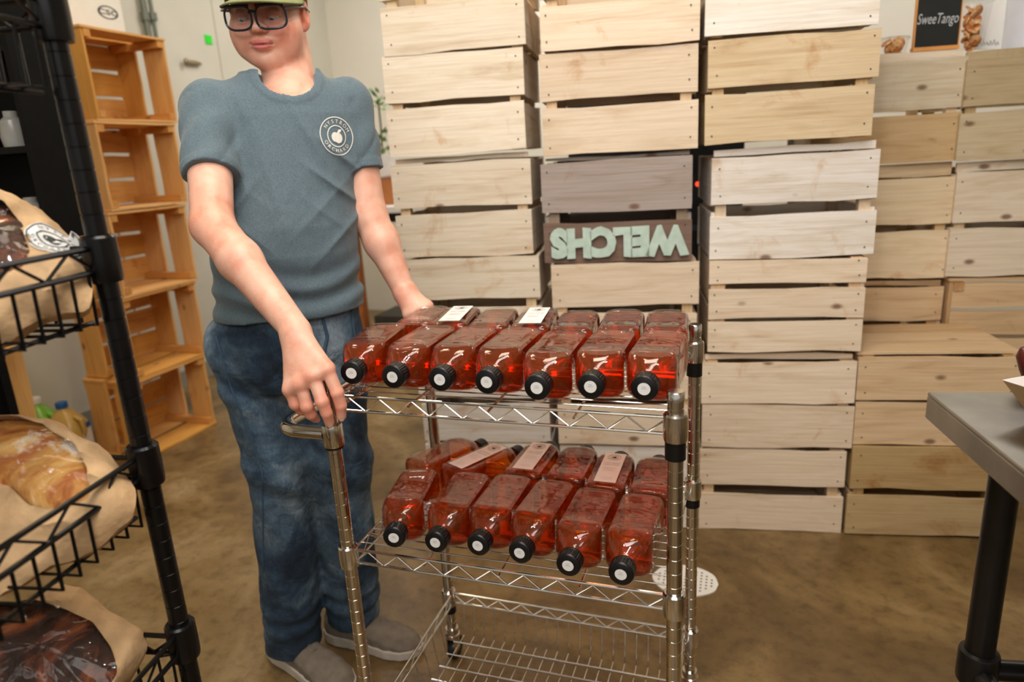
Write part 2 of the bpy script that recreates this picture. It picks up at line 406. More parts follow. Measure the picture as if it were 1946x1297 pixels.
stack('in the stack nearest the plant', 0, [
    (-.955, -.50, [(.006, .145), (.17, .305)], C_WHITE), (-.955, -.505, [(.315, .455), (.48, .63)], C_WHITE),
    (-.968, -.517, [(.645, .795), (.828, .962)], C_BEIGE), (-.983, -.531, [(.968, 1.11), (1.13, 1.268)], C_BEIGE, dict(rim=1.288)),
    (-.974, -.536, [(1.295, 1.438), (1.455, 1.588)], C_BEIGE), (-.963, -.522, [(1.594, 1.725), (1.75, 1.88)], C_BEIGE)], G)
stack('in the stack with the painted lettering', .0, [
    (-.476, -.018, [(.006, .145), (.17, .305)], C_WHITE), (-.478, -.018, [(.315, .455), (.48, .617)], C_WARM),
    (-.480, -.018, [(.63, .77), (.795, .930)], C_WARM),
    (-.495, -.037, [(.937, 1.062), (1.095, 1.248)], C_GREY, dict(rim=1.262, cols=[lin(138, 116, 104), lin(166, 152, 146)], label='weathered grey crate with pale green upside-down lettering painted on a slat')),
    (-.490, -.029, [(1.27, 1.408), (1.43, 1.562)], C_WARM), (-.478, -.022, [(1.568, 1.69), (1.715, 1.85)], C_WARM)], G)
stack('in the tall stack right of the lettering', .0, [
    (-.003, .457, [(.004, .13), (.172, .297)], C_WARM), (.0, .468, [(.309, .455), (.463, .600)], C_WARM, dict(rim=.622)),
    (.017, .475, [(.637, .735), (.745, .838), (.855, .928)], C_WARM, dict(label='wooden crate with three narrow front slats in the tall stack')),
    (.014, .488, [(.934, 1.063), (1.10, 1.238)], C_WHITE, dict(rim=1.262)),
    (-.003, .452, [(1.276, 1.418), (1.440, 1.558)], C_TAN), (-.010, .450, [(1.575, 1.70), (1.725, 1.85)], C_WHITE)], G)
stack('in the stack under the chalkboard', .40, [
    (.405, .87, [(.006, .145), (.17, .31)], C_BROWN), (.405, .868, [(.33, .46), (.485, .61), (.632, .748)], C_BROWN, dict(rim=.77)),
    (.402, .862, [(.786, .950), (.972, 1.128)], C_TAN, dict(rim=1.178)), (.390, .856, [(1.182, 1.335), (1.352, 1.505)], C_BEIGE, dict(rim=1.53, cols=[lin(214, 184, 142), lin(214, 200, 176)]))], G)
stack('in the stack at the right edge', .385, [
    (.875, 1.33, [(.006, .145), (.17, .30)], C_BROWN), 
    (.852, 1.31, [(.792, .948), (.972, 1.14)], C_BEIGE, dict(rim=1.174)), (.843, 1.30, [(1.178, 1.332), (1.352, 1.49)], lin(200, 182, 150), dict(rim=1.52))], G)
stack('low front pair', .0, [
    (.470, .93, [(.004, .148), (.172, .318)], lin(200, 172, 128), dict(label='lower crate of the low front pair beside the steel table')),
    (.470, .932, [(.322, .466), (.474, .615)], C_BROWN, dict(top=True, bottom=False, label='upper crate of the low front pair, slatted side up'))], G)
# open-faced crate on its side in the right stack
crate('crate lying on its side with open front, below the right edge stack', G, stack_frame(.385) @ T((.868, .0, .46)) @ T((0, 0, .32)) @ RX_(-math.pi / 2), .46, .32, [(.0, .11), (.14, .28)], 0, C_BROWN)

# lettering on the grey crate (rotated half a turn on the slat)
vs, fs = text_geo('WELCHS', .112, offset=.0085)
xs = [v.x for v in vs]; ys = [v.y for v in vs]; sx = .43 / (max(xs) - min(xs)); sy = .098 / (max(ys) - min(ys)); mx = (max(xs) + min(xs)) / 2; my = (max(ys) + min(ys)) / 2
b = MB(); Mt = stack_frame(-.0105) @ T((-.262, 0, 1.0)) @ RX_(math.pi / 2) @ RZ(math.pi)
def subdiv_geo(vs, fs):
    bm = bmesh.new(); bv = [bm.verts.new(v) for v in vs]
    for f in fs:
        try: bm.faces.new([bv[i] for i in f])
        except ValueError: pass
    bmesh.ops.triangulate(bm, faces=bm.faces); bm.verts.ensure_lookup_table()
    V = [v.co.copy() for v in bm.verts]; F = [tuple(v.index for v in f.verts) for f in bm.faces]; bm.free(); return V, F
for off in (0,):
    b.add([Mt @ Vector(((v.x - mx) * sx, (v.y - my) * sy + .002 * math.sin(v.x * 90), 0)) for v in vs], fs)
welch = [o for o in COL.objects if o.get('label', '').startswith('weathered grey crate')][0]
lt = b.build('painted_lettering', plain('mint_paint', lin(192, 212, 200), .8, 0, .12, 30)); lt.parent = welch; lt.matrix_parent_inverse = welch.matrix_world.inverted(); lt['label'] = 'pale mint green upside-down painted letters'

# crate tower on the left: five crates on their sides, open towards the aisle
TG = 'crates stacked on their sides as shelves by the left wall'
for k in range(5):
    z = .378 * k; y = 1.268 + .0245 * k
    names = ['lowest', 'second', 'third', 'fourth', 'topmost']
    # local: Lx along world y, Dy (crate width) along world z, crate height along +x (open)
    M = Matrix(((0, 0, 1, -2.215 + .001 * k), (1, 0, 0, y), (0, 1, 0, z + .002), (0, 0, 0, 1)))
    crate('orange-toned crate on its side used as a shelf, %s of the left tower' % names[k], TG, M, .452, .374, [(.0, .125), (.155, .305)], 0,
          C_ORANGE, name='wooden_crate', sidegap=.05)
# pair of crates at far left beneath the dark shelf
for k in range(2):
    P = at(44, 760, 2.15)
    M = Matrix(((1, 0, 0, P.x - .84), (0, 0, -1, P.y + .3), (0, 1, 0, .355 * k + .002 - .0), (0, 0, 0, 1)))
    crate('crate on its side at the far left, %s, behind the black rack' % ('lower one' if k == 0 else 'upper one'), 'crates at the far left', M, .46, .35, [(0, .125), (.155, .30)], 0, C_ORANGE)

# ------------------------------------------------------------------ wire carts
def grooved_post(x, y, z0, z1, r, mat, mb=None):
    b = mb or MB(); Mx = T((x, y, 0)); z = z0 + .02; last = z0
    b.lathe([(.0001, z0), (r, z0)], 20, 0, Mx, False)
    while z < z1 - .01:
        b.lathe([(r, last), (r, z - .0011)], 20, 0, Mx); b.lathe([(r, z - .0011), (r * .93, z - .0005), (r * .93, z + .0005), (r, z + .0011)], 20, 0, Mx, False); last = z + .0011; z += .0254
    b.lathe([(r, last), (r, z1)], 20, 0, Mx); b.lathe([(r, z1), (.0001, z1 + .001)], 20, 0, Mx, False); return b
def zigzag(b, P, Q, z0, z1, r, step=.03):
    P, Q = Vector(P), Vector(Q); n = max(2, int((Q - P).length / step)); pts = []
    for i in range(n + 1):
        p = P.lerp(Q, i / n); pts.append(Vector((p.x, p.y, z1 if i % 2 else z0)))
    b.tube(pts, r, 6)

cart = empty('wire_cart', 'chrome wire utility cart with three tiers loaded with cider bottles', 'cart')
CW, CD = .604, .406
corners = [(0, 0), (CW, 0), (CW, CD), (0, CD)]
H1, H2, H3, HT = .89, .581, .205, .93
for (x, y) in corners:
    p = grooved_post(x, y, .10, HT, .0125, M_CHROME_W).build('post', M_CHROME_W, cart)
    b = MB(); b.lathe([(.0126, HT - .012), (.0135, HT - .012), (.0135, HT + .001), (.012, HT + .003), (.0001, HT + .003)], 20, 0, T((x, y, 0))); b.build('end_cap', M_CHROME, p)
    # caster
    b = MB(); b.lathe([(.0001, .10), (.017, .10), (.017, .085), (.02, .083), (.02, .074), (.0001, .074)], 20, 0, T((x, y, 0)))
    b.box((x - .012, y - .016, .03), (x - .009, y + .016, .078)); b.box((x + .009, y - .016, .03), (x + .012, y + .016, .078))
    b.lathe([(.0001, -.009), (.030, -.009), (.032, -.006), (.032, .006), (.030, .009), (.0001, .009)], 24, 1, T((x, y + .01, .032)) @ RY_(math.pi / 2))
    b.build('caster', [M_CHROME, M_BLACKP], cart)
def tier(parent, x0, y0, x1, y1, z, mat, basket=0, name='wire_shelf', part=True, deck=.024, rail_r=.0028):
    b = MB()
    C = [(x0, y0), (x1, y0), (x1, y1), (x0, y1)]
    for zz, ins in ((z, 0), (z - .027, 0)):
        for i in range(4):
            p, q = Vector((*C[i], zz)), Vector((*C[(i + 1) % 4], zz)); b.tube([p, q], rail_r, 8)
    sh = b.build(name, mat, parent)
    b = MB()
    for i in range(4): zigzag(b, (*C[i], 0), (*C[(i + 1) % 4], 0), z - .026, z - .002, .0017)
    b.build('truss_wire', mat, sh)
    b = MB()
    if not basket:
        n = int((y1 - y0) / deck)
        for i in range(1, n): b.tube([(x0, y0 + (y1 - y0) * i / n, z + .001), (x1, y0 + (y1 - y0) * i / n, z + .001)], .0014, 6)
        b.build('deck_wires', mat, sh)
        b = MB()
        for f in (.25, .5, .75): b.tube([(x0 + (x1 - x0) * f, y0, z - .012), (x0 + (x1 - x0) * f, y1, z - .012)], .0024, 6)
        b.build('support_rods', mat, sh)
    else:
        zb = z - .027 - basket; ins = .012
        n = int((x1 - x0) / .027)
        for i in range(1, n):
            x = x0 + (x1 - x0) * i / n
            b.tube([(x, y0, z - .027), (x, y0 + ins, zb), (x, y1 - ins, zb), (x, y1, z - .027)], .0015, 6)
        m_ = int((y1 - y0) / .045)
        for i in range(1, m_):
            y = y0 + (y1 - y0) * i / m_
            b.tube([(x0, y, z - .027), (x0 + ins, y, zb + .003), (x1 - ins, y, zb + .003), (x1, y, z - .027)], .0020, 6)
        b.build('basket_wires', mat, sh)
    return sh
def collars(parent, C, z, mat, r=.0185, top=.008, bot=-.036, sleeve=False, dark=None):
    for (x, y) in C:
        b = MB(); b.lathe([(.0128, z + top), (r - .0025, z + top), (r, z + top - .003), (r + .0004, z - .014), (r, z + bot + .006), (r - .001, z + bot), (.0128, z + bot)], 24, 0, T((x, y, 0)))
        b.build('collar', mat, parent)
for z, bk in ((H1, 0), (H2, 0), (H3, .085)):
    sh = tier(cart, 0.012, 0.0, CW - .012, CD, z, M_CHROME, bk)
    collars(cart, corners, z, M_CHROME)
for (x, y, z) in ((CW, 0, H1), (CW, CD, H1), (0, CD, H1), (CW, CD, H2), (0, CD, H3), (0, CD, H2)):
    b = MB(); b.lathe([(.0127, z - .036), (.0160, z - .036), (.0160, z - .066 if z == H1 else z - .056), (.0127, z - .066 if z == H1 else z - .056)], 24, 0, T((x, y, 0)))
    o = b.build('plastic_sleeve', M_BLACKP, cart)
# push handle
b = MB(); hz = .815
pts = [(-.016, 0, hz)] + [(-.075, 0, hz)] + [(-.075 - .045 * math.sin(a), .045 - .045 * math.cos(a), hz) for a in [math.pi / 2 * k / 8 for k in range(1, 9)]]
pts += [(-.12, .20, hz)] + [(-.075 - .045 * math.cos(a), CD - .045 + .045 * math.sin(a), hz) for a in [math.pi / 2 * k / 8 for k in range(0, 9)]] + [(-.016, CD, hz)]
b.tube(pts, .0125, 16)
hd = b.build('push_handle', M_CHROME_W, cart); hd['label'] = 'curved chrome push handle'
for y in (0, CD):
    b = MB(); b.lathe([(.0127, hz + .02), (.0175, hz + .02), (.0185, hz + .017), (.0185, hz - .019), (.0175, hz - .022), (.0127, hz - .022)], 24, 0, T((0, y, 0)))
    c = b.build('handle_collar', M_CHROME_W, hd)
    b = MB(); b.lathe([(.0128, hz - .022), (.0178, hz - .022), (.0178, hz - .0255), (.0128, hz - .0255)], 24, 0, T((0, y, 0))); b.build('black_ring', M_BLACKP, hd)

# ------------------------------------------------------------------ bottles
def supell(t, e): 
    c, s = math.cos(t), math.sin(t)
    r = (abs(c) ** e + abs(s) ** e) ** (-1 / e); return r * c, r * s
BW, BL = .0405, .186
def body_sections(scale=1.0):
    S = []  # (axial, halfwidth, exponent, panel inset)
    S.append((.0012, .020, 3, 0)); S.append((.0, .030, 4, 0)); S.append((.002, .0365, 5, 0)); S.append((.007, .0397, 5.5, 0)); S.append((.014, BW, 6, 0)); S.append((.022, BW, 6, 0))
    S.append((.026, BW, 6, .0016)); S.append((.06, BW, 6, .0020)); S.append((.10, BW, 6, .0022)); S.append((.128, BW, 6, .0018)); S.append((.132, BW, 6, 0))
    S += [(.138, BW, 5.5, 0), (.147, .0397, 4.4, 0), (.155, .0375, 3.5, 0), (.163, .0335, 2.9, 0), (.171, .0278, 2.4, 0), (.177, .0225, 2.1, 0), (.181, .0190, 2, 0), (.186, .0180, 2, 0), (.190, .0180, 2, 0)]
    return S
def bottle_body(inset=0, level=None):
    n = 56; vs = []; fs = []; S = body_sections()
    for (a, w, e, p) in S:
        a2 = .0015 + a * .985 if inset else a
        for k in range(n):
            t = 2 * math.pi * (k + .5) / n; x, z = supell(t, e)
            flat = max(abs(x), abs(z)) > .97 and min(abs(x), abs(z)) < .72
            ww = w - inset - (p if flat else 0)
            X, Z = x * ww, z * ww
            if level is not None and Z > level: Z = level
            vs.append((X, -BL / 2 + .0 + (BL - a2) - 0.0, Z))   # axial: base at +y, neck at -y
    m = len(S)
    for i in range(m - 1):
        for k in range(n): fs.append((i * n + k, (i + 1) * n + k, (i + 1) * n + (k + 1) % n, i * n + (k + 1) % n))
    fs.append(tuple(range(n))); fs.append(tuple(range((m - 1) * n, m * n))[::-1])
    return vs, fs
def shade(me, ang=40):
    me.polygons.foreach_set('use_smooth', [True] * len(me.polygons))
vs, fs = bottle_body()
b = MB(); b.add(vs, fs, 0, True); me_shell = b.mesh('bottle_body', M_SHELL)
def liquid_mesh(level):
    vs, fs = bottle_body(.0012, level); b = MB(); b.add(vs, fs, 0, False); me = b.mesh('cider', M_CIDER)
    bm = bmesh.new(); bm.from_mesh(me); bmesh.ops.remove_doubles(bm, verts=bm.verts, dist=1e-5); bmesh.ops.recalc_face_normals(bm, faces=bm.faces)
    for f in bm.faces: f.smooth = not (f.normal.z > .98 and f.calc_center_median().z > level - 1e-4)
    bm.to_mesh(me); bm.free(); return me
me_liqs = [liquid_mesh(l) for l in (.0345, .033, .0355)]
bm = bmesh.new(); bm.from_mesh(me_shell); bmesh.ops.recalc_face_normals(bm, faces=bm.faces); bm.to_mesh(me_shell); bm.free()
# cap: ridged
b = MB(); n = 60; y0 = -BL / 2 - .0005
def capring(r, y, ridge=0):
    return [((r + (ridge if k % 2 else 0)) * math.cos(2 * math.pi * k / n), y, (r + (ridge if k % 2 else 0)) * math.sin(2 * math.pi * k / n)) for k in range(n)]
R = [capring(.0185, y0 + .002), capring(.0210, y0 + .002, 0), capring(.0212, y0 - .002, 0), capring(.0206, y0 - .0025, .0006), capring(.0206, y0 - .018, .0006), capring(.0200, y0 - .0205), capring(.0186, y0 - .0215), capring(.0001, y0 - .0215)]
vs = [v for r in R for v in r]; fs = [(i * n + k, i * n + (k + 1) % n, (i + 1) * n + (k + 1) % n, (i + 1) * n + k) for i in range(len(R) - 1) for k in range(n)]
b.add(vs, fs, 0, False); me_cap = b.mesh('cap', M_BLACKP); me_cap.polygons.foreach_set('use_smooth', [i >= 4 * n for i in range(len(me_cap.polygons))])
b = MB(); Mc = T((0, y0 - .0219, 0)) @ RX_(math.pi / 2); vs, fs = disc_geo(.0098, 28); b.add([Mc @ v for v in vs], fs)
for i, (w, h) in enumerate(((.006, .0016), (.008, .0016))):
    zc = .003 - i * .003; b.add([Mc @ Vector(p) for p in ((-w / 2, zc, .0003), (w / 2, zc, .0003), (w / 2, zc + h * .5, .0003), (-w / 2, zc + h * .5, .0003))], [(0, 1, 2, 3)], 1)
me_dot = b.mesh('cap_sticker', [M_WHITE, plain('pale_grey_print', (.42, .42, .45), .6)])
# label strip: lies on the +z face; emblem end at +y when cap is at -y ... flipped by builder
def label_mesh():
    b = MB(); w, l = .0215, .066; z = BW + .0004
    yc = .0
    b.add([(-w, yc - l, z), (w, yc - l, z), (w, yc + l, z), (-w, yc + l, z)], [(0, 1, 2, 3)])
    V, F = emblem(.0135, 'NYSTROM', 'ORCHARD', .26)
    b.add([Vector((v.x, v.y + yc + l - .020, z + .0003)) for v in V], F, 1)
    for txt, y, s in (('COLD PRESSED', .018, .0052), ('APPLE CIDER', .010, .0056)):
        V, F = text_geo(txt, s); b.add([Vector((v.x, v.y + y, z + .0003)) for v in V], F, 2)
    for k in range(5):
        y = -.004 - k * .0035; b.add([(-.014, y, z + .0003), (.014 - (k % 3) * .004, y, z + .0003), (.014 - (k % 3) * .004, y + .0008, z + .0003), (-.014, y + .0008, z + .0003)], [(0, 1, 2, 3)], 3)
    for k in range(4):
        y = -.045 - k * .0035; b.add([(-.010, y, z + .0003), (.012, y, z + .0003), (.012, y + .0007, z + .0003), (-.010, y + .0007, z + .0003)], [(0, 1, 2, 3)], 3)
    return b.mesh('label', [M_WHITE, M_INK, M_INK2, plain('pale_print', (.62, .55, .55), .6)])
me_label = label_mesh()

def bottle(neck, base, z, label, group, lab=False, k=0, twist=0):
    "neck and base: (x, y) of the two ends of the 0.186 m body on a shelf at height z"
    n_, b_ = Vector((*neck, 0)), Vector((*base, 0)); d = (b_ - n_).normalized(); c = n_ + d * BL / 2
    root = empty('cider_bottle', label, 'bottle', (c.x, c.y, z + BW + .0025), math.atan2(-d.x, d.y), group)
    link('bottle_body', me_shell, root); link('cider', me_liqs[k % 3], root)
    cp = link('cap', me_cap, root); link('cap_sticker', me_dot, cp)
    if lab:
        o = link('label', me_label, root)
        if lab == 2: o.rotation_euler = (0, 0, math.pi)
        o.location = (0, .012, 0) if lab == 1 else (0, .012, 0)
        o['label'] = 'white paper label with round emblem'
    return root
ordn = ['first', 'second', 'third', 'fourth', 'fifth', 'sixth', 'seventh']
TF = [((.050, .022), (.022, .205)), ((.137, .014), (.134, .2)), ((.224, .014), (.219, .2)), ((.307, .014), (.307, .2)), ((.395, .000), (.393, .186)), ((.476, .019), (.478, .205)), ((.558, .022), (.566, .208))]
for i, (nk, bs) in enumerate(TF):
    bottle(nk, bs, H1, 'amber cider bottle in the upper shelf front row, %s from the left' % ordn[i], 'bottles in the front row of the upper shelf', 0, i)
TB = [((.047, .396), (.070, .211)), ((.117, .393), (.147, .208)), ((.203, .391), (.229, .206)), ((.291, .391), (.314, .206)), ((.380, .380), (.397, .195)), ((.468, .397), (.481, .211)), ((.552, .399), (.565, .214))]
for i, (nk, bs) in enumerate(TB):
    lab = 2 if i in (1, 3) else 0
    bottle(nk, bs, H1, 'amber cider bottle %sin the upper back row, %s from the left' % ('with label ' if lab else '', ordn[i]), 'bottles in the back row of the upper shelf', lab, i + 1)
MF = [((.102, .012), (.066, .195)), ((.187, .015), (.182, .2)), ((.266, .023), (.268, .209)), ((.346, .018), (.358, .204)), ((.435, .001), (.443, .187)), ((.523, -.003), (.530, .183))]
for i, (nk, bs) in enumerate(MF):
    bottle(nk, bs, H2, 'dark red cider bottle in the middle shelf front row, %s from the left' % ordn[i], 'bottles in the front row of the middle shelf', 0, i)
MBk = [((.118, .385), (.042, .218)), ((.214, .366), (.132, .204)), ((.285, .400), (.278, .215)), ((.370, .398), (.368, .212)), ((.452, .378), (.452, .193)), ((.536, .376), (.539, .190))]
for i, (nk, bs) in enumerate(MBk):
    lab = 2 if i in (1, 2, 4) else 0
    bottle(nk, bs, H2, 'dark red cider bottle %sin the middle back row, %s from the left' % ('with label ' if lab else '', ordn[i]), 'bottles in the back row of the middle shelf', lab, i + 2)

# ------------------------------------------------------------------ black rack at left
rack = empty('wire_rack', 'black epoxy wire rack at the left edge with bread bags on basket shelves', 'rack', (-.04, -.36, 0), math.atan2(-.98, .18) + math.pi / 2)
# local: +y is into (-x world) ... x axis = along the long side towards the camera
Lr, Dr = .92, .42
rack.rotation_euler = (0, 0, math.atan2(-.98, .18))      # local x = (.18,-.98); local y = (.98,.18)
rc = [(0, 0), (Lr, 0), (Lr, -Dr), (0, -Dr)]
for (x, y) in rc:
    p = grooved_post(x, y, .03, 1.8, .0127, M_BLACKM).build('post', M_BLACKM, rack)
    b = MB(); b.lathe([(.0001, 0.0), (.02, 0), (.02, .01), (.008, .014), (.008, .035), (.0001, .035)], 16, 0, T((x, y, 0))); b.build('levelling_foot', M_BLACKM, p)
def rtier(z, basket):
    b = MB(); C = [(0.012, 0), (Lr - .012, 0), (Lr - .012, -Dr), (0.012, -Dr)]
    for zz in (z, z - .028):
        for i in range(4): b.tube([(*C[i], zz), (*C[(i + 1) % 4], zz)], .0036, 8)
    sh = b.build('basket_shelf', M_BLACKM, rack)
    b = MB()
    for i in range(4): zigzag(b, (*C[i], 0), (*C[(i + 1) % 4], 0), z - .027, z - .001, .0022, .038)
    b.build('truss_wire', M_BLACKM, sh)
    b = MB(); zb = z - .028 - basket; n = int(Lr / .027)
    for i in range(1, n):
        x = Lr * i / n; b.tube([(x, 0, z - .028), (x, -.002, zb), (x, -.03, zb + .001), (x, -Dr + .03, zb + .001), (x, -Dr + .002, zb), (x, -Dr, z - .028)], .0021, 6)
    for y in (-.03, -Dr / 2, -Dr + .03): b.tube([(.0, y, zb - .003), (Lr, y, zb - .003)], .003, 6)
    for i in range(1, 12):
        y = -Dr * i / 12
        for xx in (0.012, Lr - .012): b.tube([(xx, y, z - .028), (xx, y, zb)], .0021, 6)
    b.build('basket_wires', M_BLACKM, sh)
    collars(rack, rc, z, M_BLACKM, .0200, .014, -.042)
for z in (1.475, 1.205, .935, .665): rtier(z, .062)

# ------------------------------------------------------------------ bread in kraft bags
def m_crust(name, dark):
    m, nt, b = newmat(name); tc = N(nt, 'ShaderNodeTexCoord')
    a = N(nt, 'ShaderNodeTexNoise', i_Scale=11.0, i_Detail=7.0, i_Roughness=.62, i_Distortion=1.3); L(nt, tc.outputs['Object'], a.inputs['Vector'])
    if dark: st = [(.30, lin(20, 10, 8)), (.47, lin(60, 28, 14)), (.57, lin(140, 70, 30)), (.66, lin(206, 140, 80)), (.8, lin(90, 40, 20))]
    else: st = [(.28, lin(96, 48, 18)), (.42, lin(176, 100, 38)), (.52, lin(212, 158, 84)), (.62, lin(226, 190, 130)), (.78, lin(180, 96, 36))]
    base = ramp(nt, a.outputs[0], st)
    c = N(nt, 'ShaderNodeTexNoise', i_Scale=7.0, i_Detail=6.0, i_Roughness=.7); mp = N(nt, 'ShaderNodeMapping'); mp.inputs['Location'].default_value = (3, 1, 7)
    L(nt, tc.outputs['Object'], mp.inputs['Vector']); L(nt, mp.outputs[0], c.inputs['Vector'])
    fl = ramp(nt, c.outputs[0], [(.57 if not dark else .66, (0, 0, 0)), (.63 if not dark else .72, (.9, .9, .9))])
    mx = N(nt, 'ShaderNodeMix', data_type='RGBA'); L(nt, fl, mx.inputs[0]); L(nt, base, mx.inputs[6]); mx.inputs[7].default_value = (.80, .76, .70, 1)
    L(nt, mx.outputs[2], b.inputs['Base Color']); b.inputs['Roughness'].default_value = .6
    bp = N(nt, 'ShaderNodeBump', i_Strength=.8, i_Distance=.012); L(nt, a.outputs[0], bp.inputs['Height']); L(nt, bp.outputs[0], b.inputs['Normal'])
    return m
M_CRUST, M_CRUSTD = m_crust('golden_crust', False), m_crust('dark_crust', True)

def ray_radius(poly, c, th):
    d = (math.cos(th), math.sin(th)); best = 0
    for i in range(len(poly)):
        x1, y1 = poly[i][0] - c[0], poly[i][1] - c[1]; x2, y2 = poly[(i + 1) % len(poly)][0] - c[0], poly[(i + 1) % len(poly)][1] - c[1]
        ex, ey = x2 - x1, y2 - y1; den = d[0] * ey - d[1] * ex
        if abs(den) < 1e-9: continue
        t = (x1 * ey - y1 * ex) / den; s = (x1 * d[1] - y1 * d[0]) / den
        if t > 0 and -1e-6 <= s <= 1 + 1e-6: best = max(best, t)
    return best
def smooth_poly(radii, n):
    r = list(radii)
    for _ in range(1): r = [(r[i - 1] + 2 * r[i] + r[(i + 1) % n]) / 4 for i in range(n)]
    return r
def bread_bag(label, loaf_label, outline, window, cpx, D, nrm, thick, crust, seed, sticker=None):
    n_ = Vector(nrm).normalized(); P0 = at(*cpx, D)
    ex = (RX - n_ * RX.dot(n_)).normalized(); ey = n_.cross(ex)
    def loc(p): q = on_plane(*p, P0, n_) - P0; return (q.dot(ex), q.dot(ey))
    O = [loc(p) for p in outline]; Wn = [loc(p) for p in window]
    c = (sum(p[0] for p in Wn) / len(Wn), sum(p[1] for p in Wn) / len(Wn)); n = 96
    Ro = smooth_poly([ray_radius(O, c, 2 * math.pi * k / n) for k in range(n)], n); Rw = smooth_poly([ray_radius(Wn, c, 2 * math.pi * k / n) for k in range(n)], n)
    Rw = [min(a, b_ * .93) for a, b_ in zip(Rw, Ro)]
    rb = random.Random(seed); off = Vector((seed * 3.1, 1.7, seed))
    def pt(k, r, h): 
        a = 2 * math.pi * k / n; x, y = c[0] + r * math.cos(a), c[1] + r * math.sin(a)
        w = noise.noise(Vector((x * 22, y * 22, 0)) + off) * .006 + (1 - abs(noise.noise(Vector((x * 34, y * 16, 0)) + off))) ** 4 * .007 + (1 - abs(noise.noise(Vector((x * 14, y * 36, 3)) + off))) ** 5 * .006 - .006
        return Vector((x, y, h + w * (1 if h > -thick * .3 else .6)))
    Mw = Matrix(((ex.x, ey.x, n_.x, P0.x), (ex.y, ey.y, n_.y, P0.y), (ex.z, ey.z, n_.z, P0.z), (0, 0, 0, 1)))
    b = MB(); rings = []
    for s in (0, .08, .2, .35, .5, .65, .8, .93, 1):
        h = thick * (.78 - .78 * s ** 2.2) - (0 if s < 1 else 0)
        rings.append([pt(k, Rw[k] + (Ro[k] - Rw[k]) * s, h) for k in range(n)])
    rings.append([pt(k, Ro[k] * .97, -thick * .35) for k in range(n)]); rings.append([pt(k, Ro[k] * .7, -thick * .7) for k in range(n)]); rings.append([pt(k, Ro[k] * .02, -thick * .75) for k in range(n)])
    vs = [v for r in rings for v in r]
    b.add(vs, [(i * n + k, (i + 1) * n + k, (i + 1) * n + (k + 1) % n, i * n + (k + 1) % n) for i in range(len(rings) - 1) for k in range(n)], 0, True)
    bag = b.build('paper_bag', M_PAPER); bag.matrix_world = Mw; tag(bag, label, 'bag', 'kraft paper bags of bread on the black rack')
    b = MB(); rings = []
    for s in (1.02, .8, .6, .4, .2, .02): rings.append([pt(k, Rw[k] * s, thick * (.78 + .22 * (1 - s ** 2)) + .001) for k in range(n)])
    b.add([v for r in rings for v in r], [(i * n + k, (i + 1) * n + k, (i + 1) * n + (k + 1) % n, i * n + (k + 1) % n) for i in range(len(rings) - 1) for k in range(n)], 0, True)
    b.build('window_film', M_FILM, bag)['label'] = 'clear glossy window'
    # the loaf inside
    b = MB(); R0 = max(Rw) * 1.0; nn = 40; vs = []; fs = []
    for i in range(nn + 1):
        t = math.pi * i / nn
        for k in range(64):
            a = 2 * math.pi * k / 64; kk = int(k * n / 64); rr = (Rw[kk] * 1.10 + R0 * .10)
            rr = min(rr, Ro[kk] * .95)
            x, y, z = rr * math.sin(t) * math.cos(a), rr * math.sin(t) * math.sin(a), thick * .62 * math.cos(t)
            q = Vector((x, y, z)); w = noise.noise(q * 18 + off) * .006 + noise.noise(q * 50 + off) * .002
            vs.append(q + q.normalized() * w + Vector((c[0], c[1], thick * .22)))
    for i in range(nn):
        for k in range(64): fs.append((i * 64 + k, (i + 1) * 64 + k, (i + 1) * 64 + (k + 1) % 64, i * 64 + (k + 1) % 64))
    b.add(vs, fs, 0, True); lf = b.build('bread_loaf', crust); lf.matrix_world = Mw; tag(lf, loaf_label, 'bread', 'round loaves inside the kraft bags')
    if sticker:
        sp = loc(sticker[:2]); R = sticker[2]; b = MB(); bv = BVHTree.FromObject(bag, bpy.context.evaluated_depsgraph_get())
        def drop(v, dz):
            hit = bv.ray_cast(Vector((sp[0] + v.x, sp[1] + v.y, .3)), Vector((0, 0, -1)))
            z = hit[0].z if hit[0] is not None else thick * .3
            return Vector((sp[0] + v.x, sp[1] + v.y, z + dz))
        base = [Vector((0, 0, 0))] + [Vector((R * j / 5 * math.cos(2 * math.pi * k / 40), R * j / 5 * math.sin(2 * math.pi * k / 40), 0)) for j in range(1, 6) for k in range(40)]
        F = [(0, 1 + k, 1 + (k + 1) % 40) for k in range(40)] + [(1 + j * 40 + k, 1 + (j + 1) * 40 + k, 1 + (j + 1) * 40 + (k + 1) % 40, 1 + j * 40 + (k + 1) % 40) for j in range(4) for k in range(40)]
        b.add([drop(v, .0015) for v in base], F)
        V, F = emblem(R * .93, 'NYSTROM', 'ORCHARD'); b.add([drop(v, .0026) for v in V], F, 1)
        b.build('round_sticker', [M_WHITE, M_INK], bag)['label'] = 'round white emblem sticker'
UPC = (.50, -.50, .72)
bread_bag('kraft bread bag with round white sticker on the upper basket shelf', 'crusty loaf seen in the upper bag beside the sticker',
          [(-150, 380), (-40, 350), (0, 369), (45, 374), (85, 408), (130, 445), (165, 490), (178, 545), (170, 592), (90, 600), (20, 645), (-150, 700)],
          [(-90, 400), (-20, 415), (20, 420), (48, 448), (62, 485), (75, 520), (60, 545), (0, 575), (-90, 590)], (20, 510), .80, UPC, .045, M_CRUSTD, 1, (112, 482, .0265))
